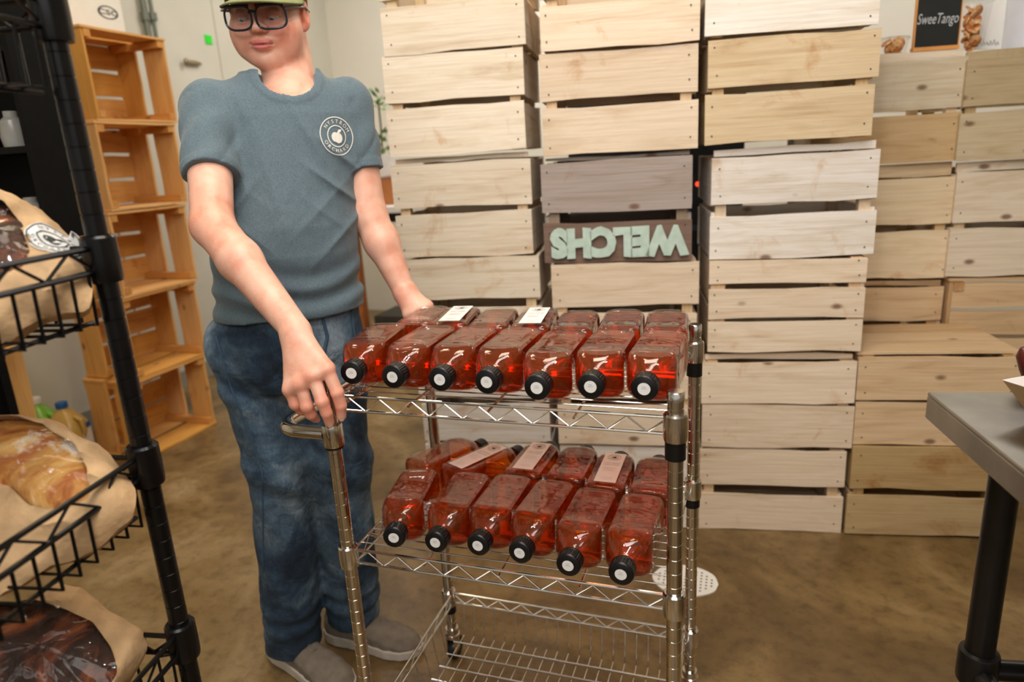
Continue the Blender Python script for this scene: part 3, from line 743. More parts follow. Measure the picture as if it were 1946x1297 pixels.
bread_bag('large kraft bread bag with clear window on the middle basket shelf', 'golden floured loaf in the large middle bag',
          [(-170, 850), (-60, 810), (30, 807), (118, 804), (145, 828), (206, 858), (240, 905), (262, 935), (256, 985), (180, 1050), (90, 1080), (30, 1120), (-60, 1150), (-190, 1100)],
          [(-120, 850), (-50, 822), (30, 816), (95, 832), (155, 868), (176, 910), (186, 965), (140, 985), (75, 985), (40, 950), (0, 916), (-100, 900)], (60, 930), .84, UPC, .05, M_CRUST, 2)
bread_bag('dark-windowed kraft bread bag on the lowest basket shelf', 'very dark loaf in the lowest bag',
          [(-150, 1180), (0, 1150), (60, 1148), (105, 1108), (160, 1120), (205, 1160), (275, 1200), (282, 1235), (240, 1310), (100, 1400), (-150, 1400)],
          [(-100, 1190), (0, 1165), (70, 1150), (130, 1168), (188, 1195), (220, 1240), (236, 1290), (190, 1340), (60, 1360), (-100, 1330)], (80, 1250), .92, UPC, .05, M_CRUSTD, 3)

# ------------------------------------------------------------------ steel table with food tray
tb = empty('steel_table', 'stainless steel work table at the right edge on a dark pipe leg', 'table', (.973, .178, 0), math.atan2(.022, .135))
b = MB(); prof = [(0, .89), (0, .886)]
b.box((.0, -1.6, .884), (1.2, 0, .890)); b.box((.0, -1.6, .847), (.004, 0, .884)); b.box((0, -.004, .847), (1.2, 0, .884)); b.box((1.196, -1.6, .847), (1.2, 0, .884)); b.box((0, -1.6, .847), (1.2, -1.596, .884))
o = b.build('table_top', M_STEEL, tb)
md = o.modifiers.new('b', 'BEVEL'); md.width = .002; md.segments = 2
for (x, y) in ((.07, -.108), (1.12, -.108), (.07, -1.5), (1.12, -1.5)):
    b = MB(); b.tube([(x, y, .0), (x, y, .87)], .0205, 20); lg = b.build('leg', M_PIPE, tb)
    b = MB(); b.lathe([(.0207, .505), (.027, .503), (.028, .50), (.028, .455), (.027, .45), (.0207, .45)], 24, 0, T((x, y, 0))); b.build('leg_collar', M_PIPE, lg)
b = MB(); b.tube([(.07, -.108, .47), (1.12, -.108, .47)], .016, 14); b.tube([(.07, -.108, .47), (.07, -1.5, .47)], .016, 14); b.build('cross_rail', M_PIPE, tb)
# tray: tapered paper boat
tcx = at(1985, 770, .93); tz = .890
def on_z(u, v, z): return on_plane(u, v, (0, 0, z), Vector((0, 0, 1)))
Pa = on_z(1962, 830, tz)
tray = MB(); bx, by, tx, ty, hh, th_ = .055, .07, .085, .10, .055, .0012
Mtr = T((Pa.x + .105, Pa.y + .03, tz + .001)) @ RZ(math.radians(35))
def frus(a, b_, c, d, h0, h1): return [(-a, -b_, h0), (a, -b_, h0), (a, b_, h0), (-a, b_, h0), (-c, -d, h1), (c, -d, h1), (c, d, h1), (-c, d, h1)]
o_ = [Mtr @ Vector(p) for p in frus(bx, by, tx, ty, 0, hh)]; i_ = [Mtr @ Vector(p) for p in frus(bx - th_, by - th_, tx - th_ * 1.5, ty - th_ * 1.5, th_, hh)]
tray.add(o_, [(0, 3, 2, 1), (0, 1, 5, 4), (1, 2, 6, 5), (2, 3, 7, 6), (3, 0, 4, 7)], 0); tray.add(i_, [(0, 1, 2, 3), (0, 4, 5, 1), (1, 5, 6, 2), (2, 6, 7, 3), (3, 7, 4, 0)], 1)
tray.add([o_[4], o_[5], o_[6], o_[7], i_[4], i_[5], i_[6], i_[7]], [(0, 1, 5, 4), (1, 2, 6, 5), (2, 3, 7, 6), (3, 0, 4, 7)], 1)
to = tray.build('paper_tray', [plain('kraft_board', lin(214, 178, 128), .7, 0, .05), plain('white_board', (.78, .74, .72), .6)]); tag(to, 'small brown paper food tray with white inside on the steel table', 'tray')
M_FOOD = plain('pastry', lin(226, 140, 64), .5, 0, .45, 60, .5)
for k, (x, y, z, r, lb) in enumerate(((-.035, .03, .030, (.026, .018, .016), 'golden pastry piece at the left end of the paper tray'), (.01, .0, .034, (.03, .02, .018), 'golden pastry piece in the middle of the paper tray'), (-.028, -.028, .032, (.028, .022, .018), 'golden pastry piece in the near left corner of the paper tray'), (.018, .045, .032, (.026, .02, .017), 'golden pastry piece in the far corner of the paper tray'))):
    b = MB(); b.ell((0, 0, 0), r, 20, 0, Matrix.Rotation(.6 + k, 3, 'Z'))
    b.v = [tuple(Vector(v) * (1 + .18 * noise.noise(Vector(v) * 60 + Vector((k, 0, 0))))) for v in b.v]
    o = b.build('pastry', M_FOOD); o.location = Mtr @ Vector((x, y, z)); tag(o, lb, 'food', 'pastries in the paper tray')
# dark red upright thing beside the tray (pepper-like sausage)
b = MB(); P1 = at(1946, 692, 1.06); b.tube([P1 + Vector((.05, .0, -.075)), P1 + Vector((.03, 0, -.03)), P1 + Vector((.012, 0, .0)), P1 + Vector((.0, 0, .018)), P1 + Vector((-.006, 0, .026))], [.028, .024, .020, .014, .003], 18)
tag(b.build('dried_sausage', plain('dark_red', lin(84, 24, 20), .4, 0, .3, 40)), 'dark red dried sausage end leaning at the paper tray', 'food')

# ------------------------------------------------------------------ floor drain, things on the crates
b = MB(); n = 36; hv = []; c0 = (.555, .897)
vs = [(c0[0] + .097 * math.cos(2 * math.pi * k / n) * (1 + .02 * math.sin(5 * k)), c0[1] + .078 * math.sin(2 * math.pi * k / n), .004) for k in range(n)]
b.add(vs + [(v[0], v[1], 0) for v in vs], [tuple(range(n))] + [(k, k + n, (k + 1) % n + n, (k + 1) % n) for k in range(n)])
for i in range(-5, 6):
    for j in range(-4, 5):
        x, y = i * .0155, j * .0155
        if (x / .085) ** 2 + (y / .066) ** 2 < 1: b.add([(c0[0] + x + .0032 * math.cos(q * math.pi / 4), c0[1] + y + .0032 * math.sin(q * math.pi / 4), .0046) for q in range(8)], [tuple(range(8))], 1)
tag(b.build('floor_drain', [M_WHITE, M_INK]), 'round white perforated drain cover on the concrete floor behind the cart', 'drain')

SF = stack_frame(.40)
def sfp(u, v, off): 
    Mx = stack_frame(off); n_ = (Mx.to_3x3() @ Vector((0, 1, 0))); return on_plane(u, v, Mx.translation, n_)
# chalkboard
TOPZ = 1.534
P = sfp(1776, 93, .44); b = MB(); b.box((-.066, -.006, .012), (.066, .006, .30)); 
cb = empty('chalkboard_sign', 'small black chalkboard sign with wooden foot on the crate stack', 'sign', (P.x, P.y, TOPZ), ANG + .02)
b.build('board', plain('chalk_black', (.012, .013, .012), .8, 0, .3, 8), cb)
b = MB(); b.box((-.070, -.012, 0), (.070, .014, .012)); b.box((-.069, -.008, .012), (-.066, .008, .30)); b.box((-.069, -.008, .30), (.069, .008, .305)); b.box((.066, -.008, .012), (.069, .008, .30))
b.build('wooden_frame', plain('sign_wood', lin(214, 150, 80), .6, 0, .1), cb)
vs, fs = text_geo('SweeTango', .030); b = MB(); Mt = T((.0, -.0068, .142)) @ RX_(math.pi / 2) @ Matrix.Scale(.92, 4, (1, 0, 0)) @ Matrix.Shear('XZ', 4, (.25, 0)) 
b.add([T((0, -.0068, .095)) @ RX_(math.pi / 2) @ Vector((v.x * .9 + v.y * .25, v.y * 1.5 + v.x * -.02, 0)) for v in vs], fs); b.build('chalk_writing', plain('chalk', (.55, .57, .6), .9), cb)

M_CLEAR = m_shell('clear_cup', (.97, .97, .97), 1.45, .03)
def m_slice():
    m, nt, b = newmat('dried_apple'); tc = N(nt, 'ShaderNodeTexCoord'); a = N(nt, 'ShaderNodeTexNoise', i_Scale=30.0, i_Detail=4.0); L(nt, tc.outputs['Object'], a.inputs['Vector'])
    L(nt, ramp(nt, a.outputs[0], [(.3, lin(120, 50, 20)), (.5, lin(206, 130, 70)), (.65, lin(236, 196, 140))]), b.inputs['Base Color']); return m
M_SLICE = m_slice()
def jar(u, v, off, r0, r1, h, n, fill, label, lid=True):
    P = sfp(u, v, off); root = empty('clear_tub', label, 'tub', (P.x, P.y, TOPZ), 0, 'clear tubs of dried apple slices')
    b = MB(); b.lathe([(.0001, .001), (r0, .001), (r0 + .001, .004), (r1, h), (r1 + .003, h + .001), (r1 + .003, h + .004)], 32); b.build('tub_wall', M_CLEAR, root)
    if lid:
        b = MB(); b.lathe([(r1 + .0035, h - .002), (r1 + .0035, h + .006), (r1 * .8, h + .007), (.0001, h + .007)], 32); b.build('lid', M_CLEAR, root)
    rr = random.Random(int(u)); 
    for k in range(n):
        z = .008 + fill * h * (k / n); a = rr.uniform(0, 6.3); rad = rr.uniform(.25, .55) * r0
        t = .0022; R_ = rr.uniform(.42, .55) * r0
        b = MB(); b.lathe([(R_ * .16, -t), (R_ * .95, -t), (R_, 0), (R_ * .95, t), (R_ * .16, t), (R_ * .16, -t)], 16)
        o = b.build('apple_slice', M_SLICE); o.matrix_world = T((P.x + rad * math.cos(a), P.y + rad * math.sin(a), TOPZ + z)) @ Matrix.Rotation(rr.uniform(.5, 1.35), 4, (math.cos(rr.uniform(0, 6)), math.sin(rr.uniform(0, 6)), 0))
        tag(o, 'dried apple slice in the %s clear tub beside the chalkboard' % ('tall' if h > .09 else 'short'), 'food', 'dried apple slices in the %s tub' % ('tall' if h > .09 else 'short'))
jar(1695, 94, .46, .040, .048, .045, 9, .75, 'short clear tub of dried apple slices left of the chalkboard')
jar(1842, 92, .47, .036, .052, .140, 22, .85, 'tall clear tub of dried apple slices right of the chalkboard', True)
P = sfp(1880, 86, .50); b = MB(); b.box((-.045, -.0015, 0), (.045, .0015, .26)); cd_ = b.build('white_card', M_WHITE); cd_.location = (P.x, P.y + .03, TOPZ); cd_.rotation_euler = (-.12, .06, ANG)
tag(cd_, 'white card with a line of dark script standing behind the tall tub', 'card')
b = MB()
for k in range(7):
    b.tube([(-.038 + k * .011, -.0025, .012 + .003 * (k % 2)), (-.034 + k * .011, -.0025, .024 + .004 * (k % 3)), (-.030 + k * .011, -.0025, .014)], .0008, 5)
s_ = b.build('script_line', M_INK, cd_)
P = sfp(1935, 80, .50); b = MB(); b.lathe([(.0001, 0), (.058, 0), (.062, .004), (.066, .30), (.068, .305), (.0001, .305)], 40); o = b.build('white_bucket', plain('bucket_white', (.72, .74, .82), .35, 0, .03)); o.location = (P.x + .03, P.y + .04, TOPZ - .015)
tag(o, 'white plastic bucket on the right edge crate stack', 'bucket')

# ------------------------------------------------------------------ far background: table, plant, dark cabinet, wall things
tbl = empty('wooden_table', 'wooden side table with white top far behind the person', 'table', (-1.47, 2.95, 0))
b = MB(); b.box((-.5, -.28, .985), (.62, .32, 1.02)); b.build('table_top', M_WHITE, tbl)
b = MB(); b.box((-.48, -.26, .93), (.60, .30, .985)); b.build('apron', M_BLACKP, tbl)
for (x, y) in ((-.46, -.24), (-.10, -.24), (.56, -.24), (-.46, .26), (.56, .26)):
    b = MB(); b.box((x - .03, y - .03, 0), (x + .03, y + .03, .93)); b.build('leg', plain('orange_wood', lin(170, 100, 46), .6, 0, .15), tbl)
for k, (x, h) in enumerate(((-1.40, .34), (-1.15, .26))):
    b = MB(); b.box((x - .11, 2.75, .002), (x + .11, 3.05, h)); tag(b.build('storage_box', plain('dark_box_%d' % k, lin(60, 56, 50), .6, 0, .2)), 'dark storage box under the far table, %s' % ('taller one' if k == 0 else 'shorter one'), 'box', 'boxes under the far table')
P = (-1.44, 2.92); tz_ = 1.02
pt_ = empty('potted_plant', 'leafy green plant in a white pot on the far table behind his shoulder', 'plant', (P[0], P[1], tz_ + .15))
b = MB(); b.lathe([(.0001, 0), (.06, 0), (.085, .02), (.10, .13), (.095, .15), (.085, .145), (.0001, .14)], 28); b.build('pot', plain('pot_white', lin(214, 208, 204), .6, 0, .06), pt_)
b = MB(); rr = random.Random(5)
for k in range(70):
    a = rr.uniform(0, 6.28); r = rr.uniform(.0, .10); z = rr.choice([.15, .17, .20, .24, .42, .45, .48]) + rr.uniform(-.03, .03)
    c = Vector((.02 + r * math.cos(a), r * math.sin(a), z)); d = Vector((math.cos(a + rr.uniform(-1, 1)), math.sin(a), rr.uniform(.1, .9))).normalized(); s = d.cross(Vector((0, 0, 1))).normalized() * .012
    l = rr.uniform(.05, .09); b.add([c, c + d * l * .5 + s, c + d * l, c + d * l * .5 - s], [(0, 1, 2, 3)])
b.build('leaves', plain('leaf_green', lin(74, 122, 30), .5, 0, .4, 12), pt_)
b = MB(); b.tube([(.01, 0, .12), (.02, .0, .3), (.02, 0, .46)], .006, 8); b.build('stem', plain('stem', lin(90, 80, 40), .7), pt_)
b = MB(); b.box((-.12, -.08, 0), (.12, .08, .15)); o = b.build('wooden_box', plain('box_wood', lin(176, 110, 60), .6, 0, .1)); o.location = (P[0], P[1], tz_ + .0); tag(o, 'brown wooden box under the plant pot on the far table', 'box')

# dark fridge-like cabinet seen in the gap right of the lettered stack
cbn = empty('dark_cabinet', 'tall dark blue-black cabinet with red lights seen in the gap between crate stacks', 'cabinet', (.62, 1.85, 0))
b = MB(); b.box((-.62, 0, .0), (.06, .40, 1.9)); b.build('cabinet_body', plain('cabinet_dark', (.020, .028, .038), .35, 0, .2), cbn)
M_RED = bpy.data.materials.new('red_led'); M_RED.use_nodes = True; bb = M_RED.node_tree.nodes['Principled BSDF']; bb.inputs['Base Color'].default_value = (.6, .02, .01, 1); bb.inputs['Emission Color'].default_value = (1, .05, .02, 1); bb.inputs['Emission Strength'].default_value = 2.5
for (u, v) in ((1326, 350), (1333, 549)):
    q = on_plane(u, v, (0, 1.845, 0), Vector((0, 1, 0))); b = MB(); b.ell((q.x - .62, -.006, q.z), (.009, .006, .009), 14); b.build('red_light', M_RED, cbn)
for k, z in enumerate((.5, .95, 1.4)):
    b = MB(); b.box((-.62, -.012, z), (.06, 0, z + .02)); b.build('shelf_strip', plain('blue_strip', (.06, .09, .14), .4), cbn)

# black shelf with glassware at far left
Pq = at(70, 330, 1.9)
bs = empty('black_shelf_unit', 'black shelf unit with pale glassware at the far left behind the rack', 'shelf', (Pq.x - .6, Pq.y, 0))
b = MB(); 
b.box((0, .16, 1.12), (.60, .18, 2.1)); b.box((.58, 0, 1.12), (.60, .16, 2.1)); b.box((0, 0, 0), (.02, .16, 2.1)); b.box((.03, .13, 0), (.05, .16, 1.12)); b.build('carcass', M_MATTE, bs)
for z in (1.12, 1.36, 1.62, 2.08):
    b = MB(); b.box((.02, .0, z), (.58, .16, z + .018)); b.build('shelf_board', M_MATTE, bs)
Mgl = plain('frosted_glass', (.30, .29, .26), .2, 0, .1)
kk = 0
for z in (1.138, 1.378):
    for x in (.20, .33, .46):
        kk += 1; b = MB(); b.lathe([(.0001, 0), (.032, 0), (.036, .03), (.030, .075), (.018, .085), (.018, .10)], 20); o = b.build('glass_jar', Mgl); o.location = (Pq.x - .6 + x, Pq.y + .07, z)
        tag(o, 'small pale glass jar on the black shelf unit, %s on the %s board' % ({.20: 'leftmost', .33: 'middle one', .46: 'rightmost'}[x], 'lower' if z < 1.25 else 'upper'), 'jar', 'glass jars on the black shelf unit')

# jugs by the left wall
def jug(u, v, x, col, cap_col, label, s=1, lab=None):
    n_ = Vector((1, 0, 0)); P = on_plane(u, v, (x, 0, 0), n_); P.z = max(P.z, 0)
    root = empty('plastic_jug', label, 'jug', (x, P.y, 0.002), .4, 'plastic jugs by the left wall'); root.scale = (s, s, s)
    b = MB(); n = 32; rings = []
    for (z, w, e) in ((0, .070, 4), (.004, .078, 4), (.10, .080, 4), (.16, .078, 4), (.20, .060, 3), (.235, .036, 2.3), (.25, .022, 2), (.262, .020, 2)):
        rings.append([Vector((supell(2 * math.pi * k / n, e)[0] * w, supell(2 * math.pi * k / n, e)[1] * w, z)) for k in range(n)])
    b.add([v for r in rings for v in r], [(i * n + k, i * n + (k + 1) % n, (i + 1) * n + (k + 1) % n, (i + 1) * n + k) for i in range(len(rings) - 1) for k in range(n)], 0, True)
    b.build('jug_body', col, root)
    b = MB(); b.lathe([(.0205, .255), (.024, .255), (.024, .277), (.022, .28), (.0001, .28)], 20); b.build('cap', cap_col, root)
    b = MB(); b.tube([(.055, -.02, .215), (.085, -.03, .20), (.090, -.03, .15), (.074, -.02, .12)], .010, 10); b.build('handle', col, root)
    if lab:
        b = MB(); b.box((.0805, -.035, .04), (.082, .035, .15)); b.box((.0805, -.035, .15), (.0825, .035, .175), 1); b.build('jug_label', [M_WHITE, lab], root)
    return root
M_BLUE = plain('blue_cap', lin(20, 90, 160), .4)
jug(75, 800, -2.40, plain('green_liquid', lin(128, 190, 66), .3, 0, .25, 9), M_WHITE, 'jug of bright green liquid with white cap beside the left wall', 1.12)
jug(136, 850, -2.26, plain('amber_liquid', lin(196, 160, 84), .3, 0, .1, 9), M_BLUE, 'jug of amber liquid with blue cap beside the crate tower', 1.05, M_BLUE)

# wall things above the crate tower
xw = -2.3
q0 = on_plane(245, 40, (xw, 0, 0), Vector((1, 0, 0)))
b = MB(); b.box((-.20, -.27, 0), (.05, .30, .36)); o = b.build('white_carton', plain('white_carton', lin(226, 222, 212), .6, 0, .02)); o.location = (-2.28, 1.62, 1.9); 
tag(o, 'white carton printed with an oval mark on top of the crate tower', 'box')
b = MB(); Me = T((.0515, on_plane(205, 24, (-2.23, 0, 0), Vector((1, 0, 0))).y - 1.62, on_plane(205, 24, (-2.23, 0, 0), Vector((1, 0, 0))).z - 1.9)) @ RZ(math.pi / 2) @ RX_(math.pi / 2)
for vs, fs in (ring_geo(.82, 1), text_geo('CSC', 1.05, offset=.02)):
    b.add([Me @ Vector((v.x * .058, v.y * .030, 0)) for v in vs], fs)
b.build('oval_mark', plain('grey_ink', lin(80, 84, 84), .6), o)
q = on_plane(399, 75, (-2.555, 0, 0), Vector((1, 0, 0))); b = MB(); b.box((-.004, -.028, -.026), (.004, .028, .026)); o = b.build('green_tag', plain('bright_green', (.02, .75, .02), .6)); o.location = (-2.566, q.y, q.z); tag(o, 'small bright green square tag on the left wall', 'tag')
q = on_plane(380, 118, (-2.5, 0, 0), Vector((1, 0, 0))); b = MB(); b.ell((0, 0, 0), (.012, .075, .014), 20, 0); b.ell((.012, -.07, 0), (.014, .02, .02), 14); o = b.build('door_lever', plain('worn_brass', lin(150, 134, 108), .4, .6)); o.location = (-2.55, q.y, q.z); tag(o, 'dull metal lever handle on the left wall beside his shoulder', 'handle')
for k, u in enumerate((288, 302)):
    q = on_plane(u, 30, (-2.5, 0, 0), Vector((1, 0, 0))); b = MB(); b.tube([(0, 0, -.45), (0, 0, 0), (0, .0, .6)], .011 if k else .016, 12); b.lathe([(.012, -.02), (.024, -.02), (.024, .02), (.012, .02)], 12); o = b.build('wall_pipe', plain('pipe_grey_%d' % k, lin(110, 116, 104), .4, .3)); o.location = (-2.545, q.y, q.z)
    tag(o, ('thicker' if not k else 'thinner') + ' grey vertical pipe on the left wall above the crate tower', 'pipe', 'pipes on the left wall')
#PERSON
# ------------------------------------------------------------------ the person: one continuous body, clothes on top
class Field:
    "signed distance grid; prims are blended locally, then turned into a mesh with surface nets"
    def __init__(s, lo, hi, h):
        s.lo = np.array(lo, float); s.h = h; s.n = (np.ceil((np.array(hi) - s.lo) / h)).astype(int) + 1
        s.D = np.full(s.n, .05, np.float32)
    def sub(s, lo, hi):
        a = np.clip(np.floor((np.array(lo) - s.lo) / s.h).astype(int), 0, s.n); b_ = np.clip(np.ceil((np.array(hi) - s.lo) / s.h).astype(int) + 1, 0, s.n)
        sl = tuple(slice(i, j) for i, j in zip(a, b_))
        ax = [(s.lo[i] + s.h * np.arange(a[i], b_[i])).astype(np.float32) for i in range(3)]
        return sl, ax[0][:, None, None], ax[1][None, :, None], ax[2][None, None, :]
    def add(s, lo, hi, fn, k=.01, op='u', pad=.03):
        sl, X, Y, Z = s.sub(np.array(lo) - pad, np.array(hi) + pad)
        d = fn(X, Y, Z).astype(np.float32); a = s.D[sl]
        if a.size == 0: return
        if op == 'u':
            hh = np.maximum(k - np.abs(a - d), 0) / k; s.D[sl] = np.minimum(a, d) - hh * hh * k * .25
        elif op == 's':
            d = -d; hh = np.maximum(k - np.abs(a - d), 0) / k; s.D[sl] = np.maximum(a, d) + hh * hh * k * .25
        elif op == 'i':
            s.D[sl] = np.maximum(a, d)
        elif op == 'add': s.D[sl] = a + d
    def cap(s, a, b_, ra, rb, k=.01, op='u', el=None):
        a = np.array(a, float); b_ = np.array(b_, float); ba = b_ - a; L2 = max(ba @ ba, 1e-9); R_ = max(ra, rb)
        def fn(X, Y, Z):
            t = np.clip(((X - a[0]) * ba[0] + (Y - a[1]) * ba[1] + (Z - a[2]) * ba[2]) / L2, 0, 1)
            return np.sqrt((X - a[0] - t * ba[0]) ** 2 + (Y - a[1] - t * ba[1]) ** 2 + (Z - a[2] - t * ba[2]) ** 2) - (ra + (rb - ra) * t)
        s.add(np.minimum(a, b_) - R_, np.maximum(a, b_) + R_, fn, k, op)
    def chain(s, pts, rs, k=.008, kk=None):
        for i in range(len(pts) - 1): s.cap(pts[i], pts[i + 1], rs[i], rs[i + 1], k if i == 0 or kk is None else kk)
    def ell(s, c, r, M=None, k=.01, op='u'):
        c = np.array(c, float); r = np.array(r, float); A = np.eye(3) if M is None else np.array(M)  # rows = axes
        def fn(X, Y, Z):
            dx, dy, dz = X - c[0], Y - c[1], Z - c[2]
            q = [A[i][0] * dx + A[i][1] * dy + A[i][2] * dz for i in range(3)]
            k0 = np.sqrt(sum((q[i] / r[i]) ** 2 for i in range(3))); k1 = np.sqrt(sum((q[i] / r[i] ** 2) ** 2 for i in range(3))) + 1e-6
            return k0 * (k0 - 1) / k1
        m = r.max(); s.add(c - m, c + m, fn, k, op)
    def loft(s, secs, e1, e2, k=.02, op='u', disp=None, cut=None):
        "secs: (z, cx, cy, a, b) ellipses in axes e1,e2, bottom to top"
        Q = np.array(secs, float); z = Q[:, 0]
        lo = np.array([(Q[:, 1] - Q[:, 3:5].max(1)).min(), (Q[:, 2] - Q[:, 3:5].max(1)).min(), z[0]]); hi = np.array([(Q[:, 1] + Q[:, 3:5].max(1)).max(), (Q[:, 2] + Q[:, 3:5].max(1)).max(), z[-1]])
        def sm(Z, col): return np.interp(Z.ravel(), z, Q[:, col]).reshape(Z.shape)
        def fn(X, Y, Z):
            cx, cy, a, b_ = (sm(Z, i) for i in (1, 2, 3, 4))
            dx, dy = X - cx, Y - cy; u = dx * e1[0] + dy * e1[1]; v = dx * e2[0] + dy * e2[1]
            k0 = np.sqrt((u / a) ** 2 + (v / b_) ** 2) + 1e-6; k1 = np.sqrt((u / a ** 2) ** 2 + (v / b_ ** 2) ** 2) + 1e-6
            d = k0 * (k0 - 1) / k1
            d = np.maximum(d, np.maximum(z[0] - Z, Z - z[-1]))
            return d if disp is None else d + disp(X, Y, Z)
        s.add(lo, hi, fn, k, op)
    def mesh(s, name, mat):
        D = s.D; n = s.n; I = D < 0
        nx, ny, nz = n - 1
        cnt = np.zeros((nx, ny, nz), np.int8)
        for i in (0, 1):
            for j in (0, 1):
                for k in (0, 1): cnt += I[i:i + nx, j:j + ny, k:k + nz]
        act = np.argwhere((cnt > 0) & (cnt < 8)); ids = np.full((nx, ny, nz), -1, np.int32); ids[tuple(act.T)] = np.arange(len(act))
        P = np.zeros((len(act), 3)); W = np.zeros(len(act))
        C8 = [(i, j, k) for i in (0, 1) for j in (0, 1) for k in (0, 1)]
        val = {c: D[act[:, 0] + c[0], act[:, 1] + c[1], act[:, 2] + c[2]] for c in C8}
        for c in C8:
            for ax in range(3):
                if c[ax] == 0:
                    c2 = list(c); c2[ax] = 1; c2 = tuple(c2); a, b_ = val[c], val[c2]; m = (a < 0) != (b_ < 0)
                    t = np.where(m, a / np.where(m, a - b_, 1), 0); p = np.array(c, float)[None].repeat(len(act), 0); p[:, ax] += t
                    P += p * m[:, None]; W += m
        V = s.lo + (act + P / W[:, None]) * s.h
        Fs = []
        for ax in range(3):
            sl0 = [slice(1, -1)] * 3; sl0[ax] = slice(0, -1); sl1 = [slice(1, -1)] * 3; sl1[ax] = slice(1, None)
            A, B = I[tuple(sl0)], I[tuple(sl1)]
            for inv, M in ((0, A & ~B), (1, ~A & B)):
                e = np.argwhere(M)
                if not len(e): continue
                o1, o2 = [(1, 2), (2, 0), (0, 1)][ax]
                base = e.copy(); base[:, o1] += 1; base[:, o2] += 1
                def g(d1, d2):
                    q = base.copy(); q[:, o1] -= d1; q[:, o2] -= d2; return ids[q[:, 0], q[:, 1], q[:, 2]]
                f = np.stack([g(1, 1), g(0, 1), g(0, 0), g(1, 0)], 1)
                if inv: f = f[:, ::-1]
                Fs.append(f)
        F = np.concatenate(Fs); F = F[(F >= 0).all(1)]
        me = bpy.data.meshes.new(name); me.vertices.add(len(V)); me.vertices.foreach_set('co', V.ravel())
        me.loops.add(F.size); me.loops.foreach_set('vertex_index', F.ravel().astype(np.int32))
        me.polygons.add(len(F)); me.polygons.foreach_set('loop_start', np.arange(0, F.size, 4, dtype=np.int32)); me.polygons.foreach_set('loop_total', np.full(len(F), 4, np.int32))
        me.update(calc_edges=True); me.validate(); me.polygons.foreach_set('use_smooth', [True] * len(me.polygons)); me.materials.append(mat)
        return me

A_ = lambda u, v, D: np.array(at(u, v, D))
BA = math.radians(33); E1 = np.array([math.cos(BA), math.sin(BA)]); E2 = np.array([math.sin(BA), -math.cos(BA)])   # his left, his front
shR, elR, wrR = A_(394, 203, 1.44), A_(404, 430, 1.33), A_(560, 625, 1.225)
shL, elL, wrL = A_(660, 196, 1.55), A_(702, 410, 1.58), A_(768, 553, 1.58)
hd_ = np.array(A_(509, 27, 1.50))                # head origin, between the ears at eye height
_hx = np.array([.94, .345, .0]); _hx /= np.linalg.norm(_hx); _hf = np.array([.335 * .975, -.94 * .975, -.20]); _hf -= _hx * (_hf @ _hx); _hf /= np.linalg.norm(_hf); _hu = np.cross(_hf, _hx) * -1
if _hu[2] < 0: _hu = -_hu
HM = np.array([_hx, _hf, _hu]); hp = lambda x, f, u: hd_ + _hx * x + _hf * f + _hu * u
nk0 = hp(.014, -.050, -.055); nk1 = np.array([(shR[0] + shL[0]) / 2 + .016, (shR[1] + shL[1]) / 2 + .016, 1.445])
# torso centre line
def tc(z):
    zs = [.80, .92, 1.00, 1.10, 1.20, 1.32, 1.44]
    top = (shR[:2] + shL[:2]) / 2; hip = np.array([-.292, .318])
    k = np.interp(z, zs, [0, 0, .06, .25, .5, .8, 1.0]); return hip * (1 - k) + top * k
def secs(rows): return [(z, *(tc(z) + E1 * ox + E2 * oy), a, b_) for z, a, b_, ox, oy in rows]
kneeR, ankR = A_(532, 880, 1.66), np.array([-.415, .295, .10])
kneeL, ankL = A_(645, 880, 1.72), np.array([-.300, .415, .10])
hipR, hipL = A_(470, 655, 1.60), A_(618, 655, 1.645)

skin_m, nt, b_p = newmat('skin')
tcn = N(nt, 'ShaderNodeTexCoord'); no = N(nt, 'ShaderNodeTexNoise', i_Scale=28.0, i_Detail=5.0); L(nt, tcn.outputs['Object'], no.inputs['Vector'])
sk = ramp(nt, no.outputs[0], [(.35, lin(226, 160, 136)), (.5, lin(234, 178, 154)), (.68, lin(240, 190, 168))])
at_n = N(nt, 'ShaderNodeAttribute', attribute_name='tone'); mxn = N(nt, 'ShaderNodeMix', data_type='RGBA', blend_type='MULTIPLY'); mxn.inputs[0].default_value = 1
L(nt, sk, mxn.inputs[6]); L(nt, at_n.outputs['Color'], mxn.inputs[7]); L(nt, mxn.outputs[2], b_p.inputs['Base Color'])
b_p.inputs['Roughness'].default_value = .45; b_p.inputs['Subsurface Weight'].default_value = .12; b_p.inputs['Subsurface Radius'].default_value = (.012, .004, .002); b_p.inputs['Subsurface Scale'].default_value = 1
bp = N(nt, 'ShaderNodeBump', i_Strength=.08, i_Distance=.004); no2 = N(nt, 'ShaderNodeTexNoise', i_Scale=260.0); L(nt, tcn.outputs['Object'], no2.inputs['Vector']); L(nt, no2.outputs[0], bp.inputs['Height']); L(nt, bp.outputs[0], b_p.inputs['Normal'])

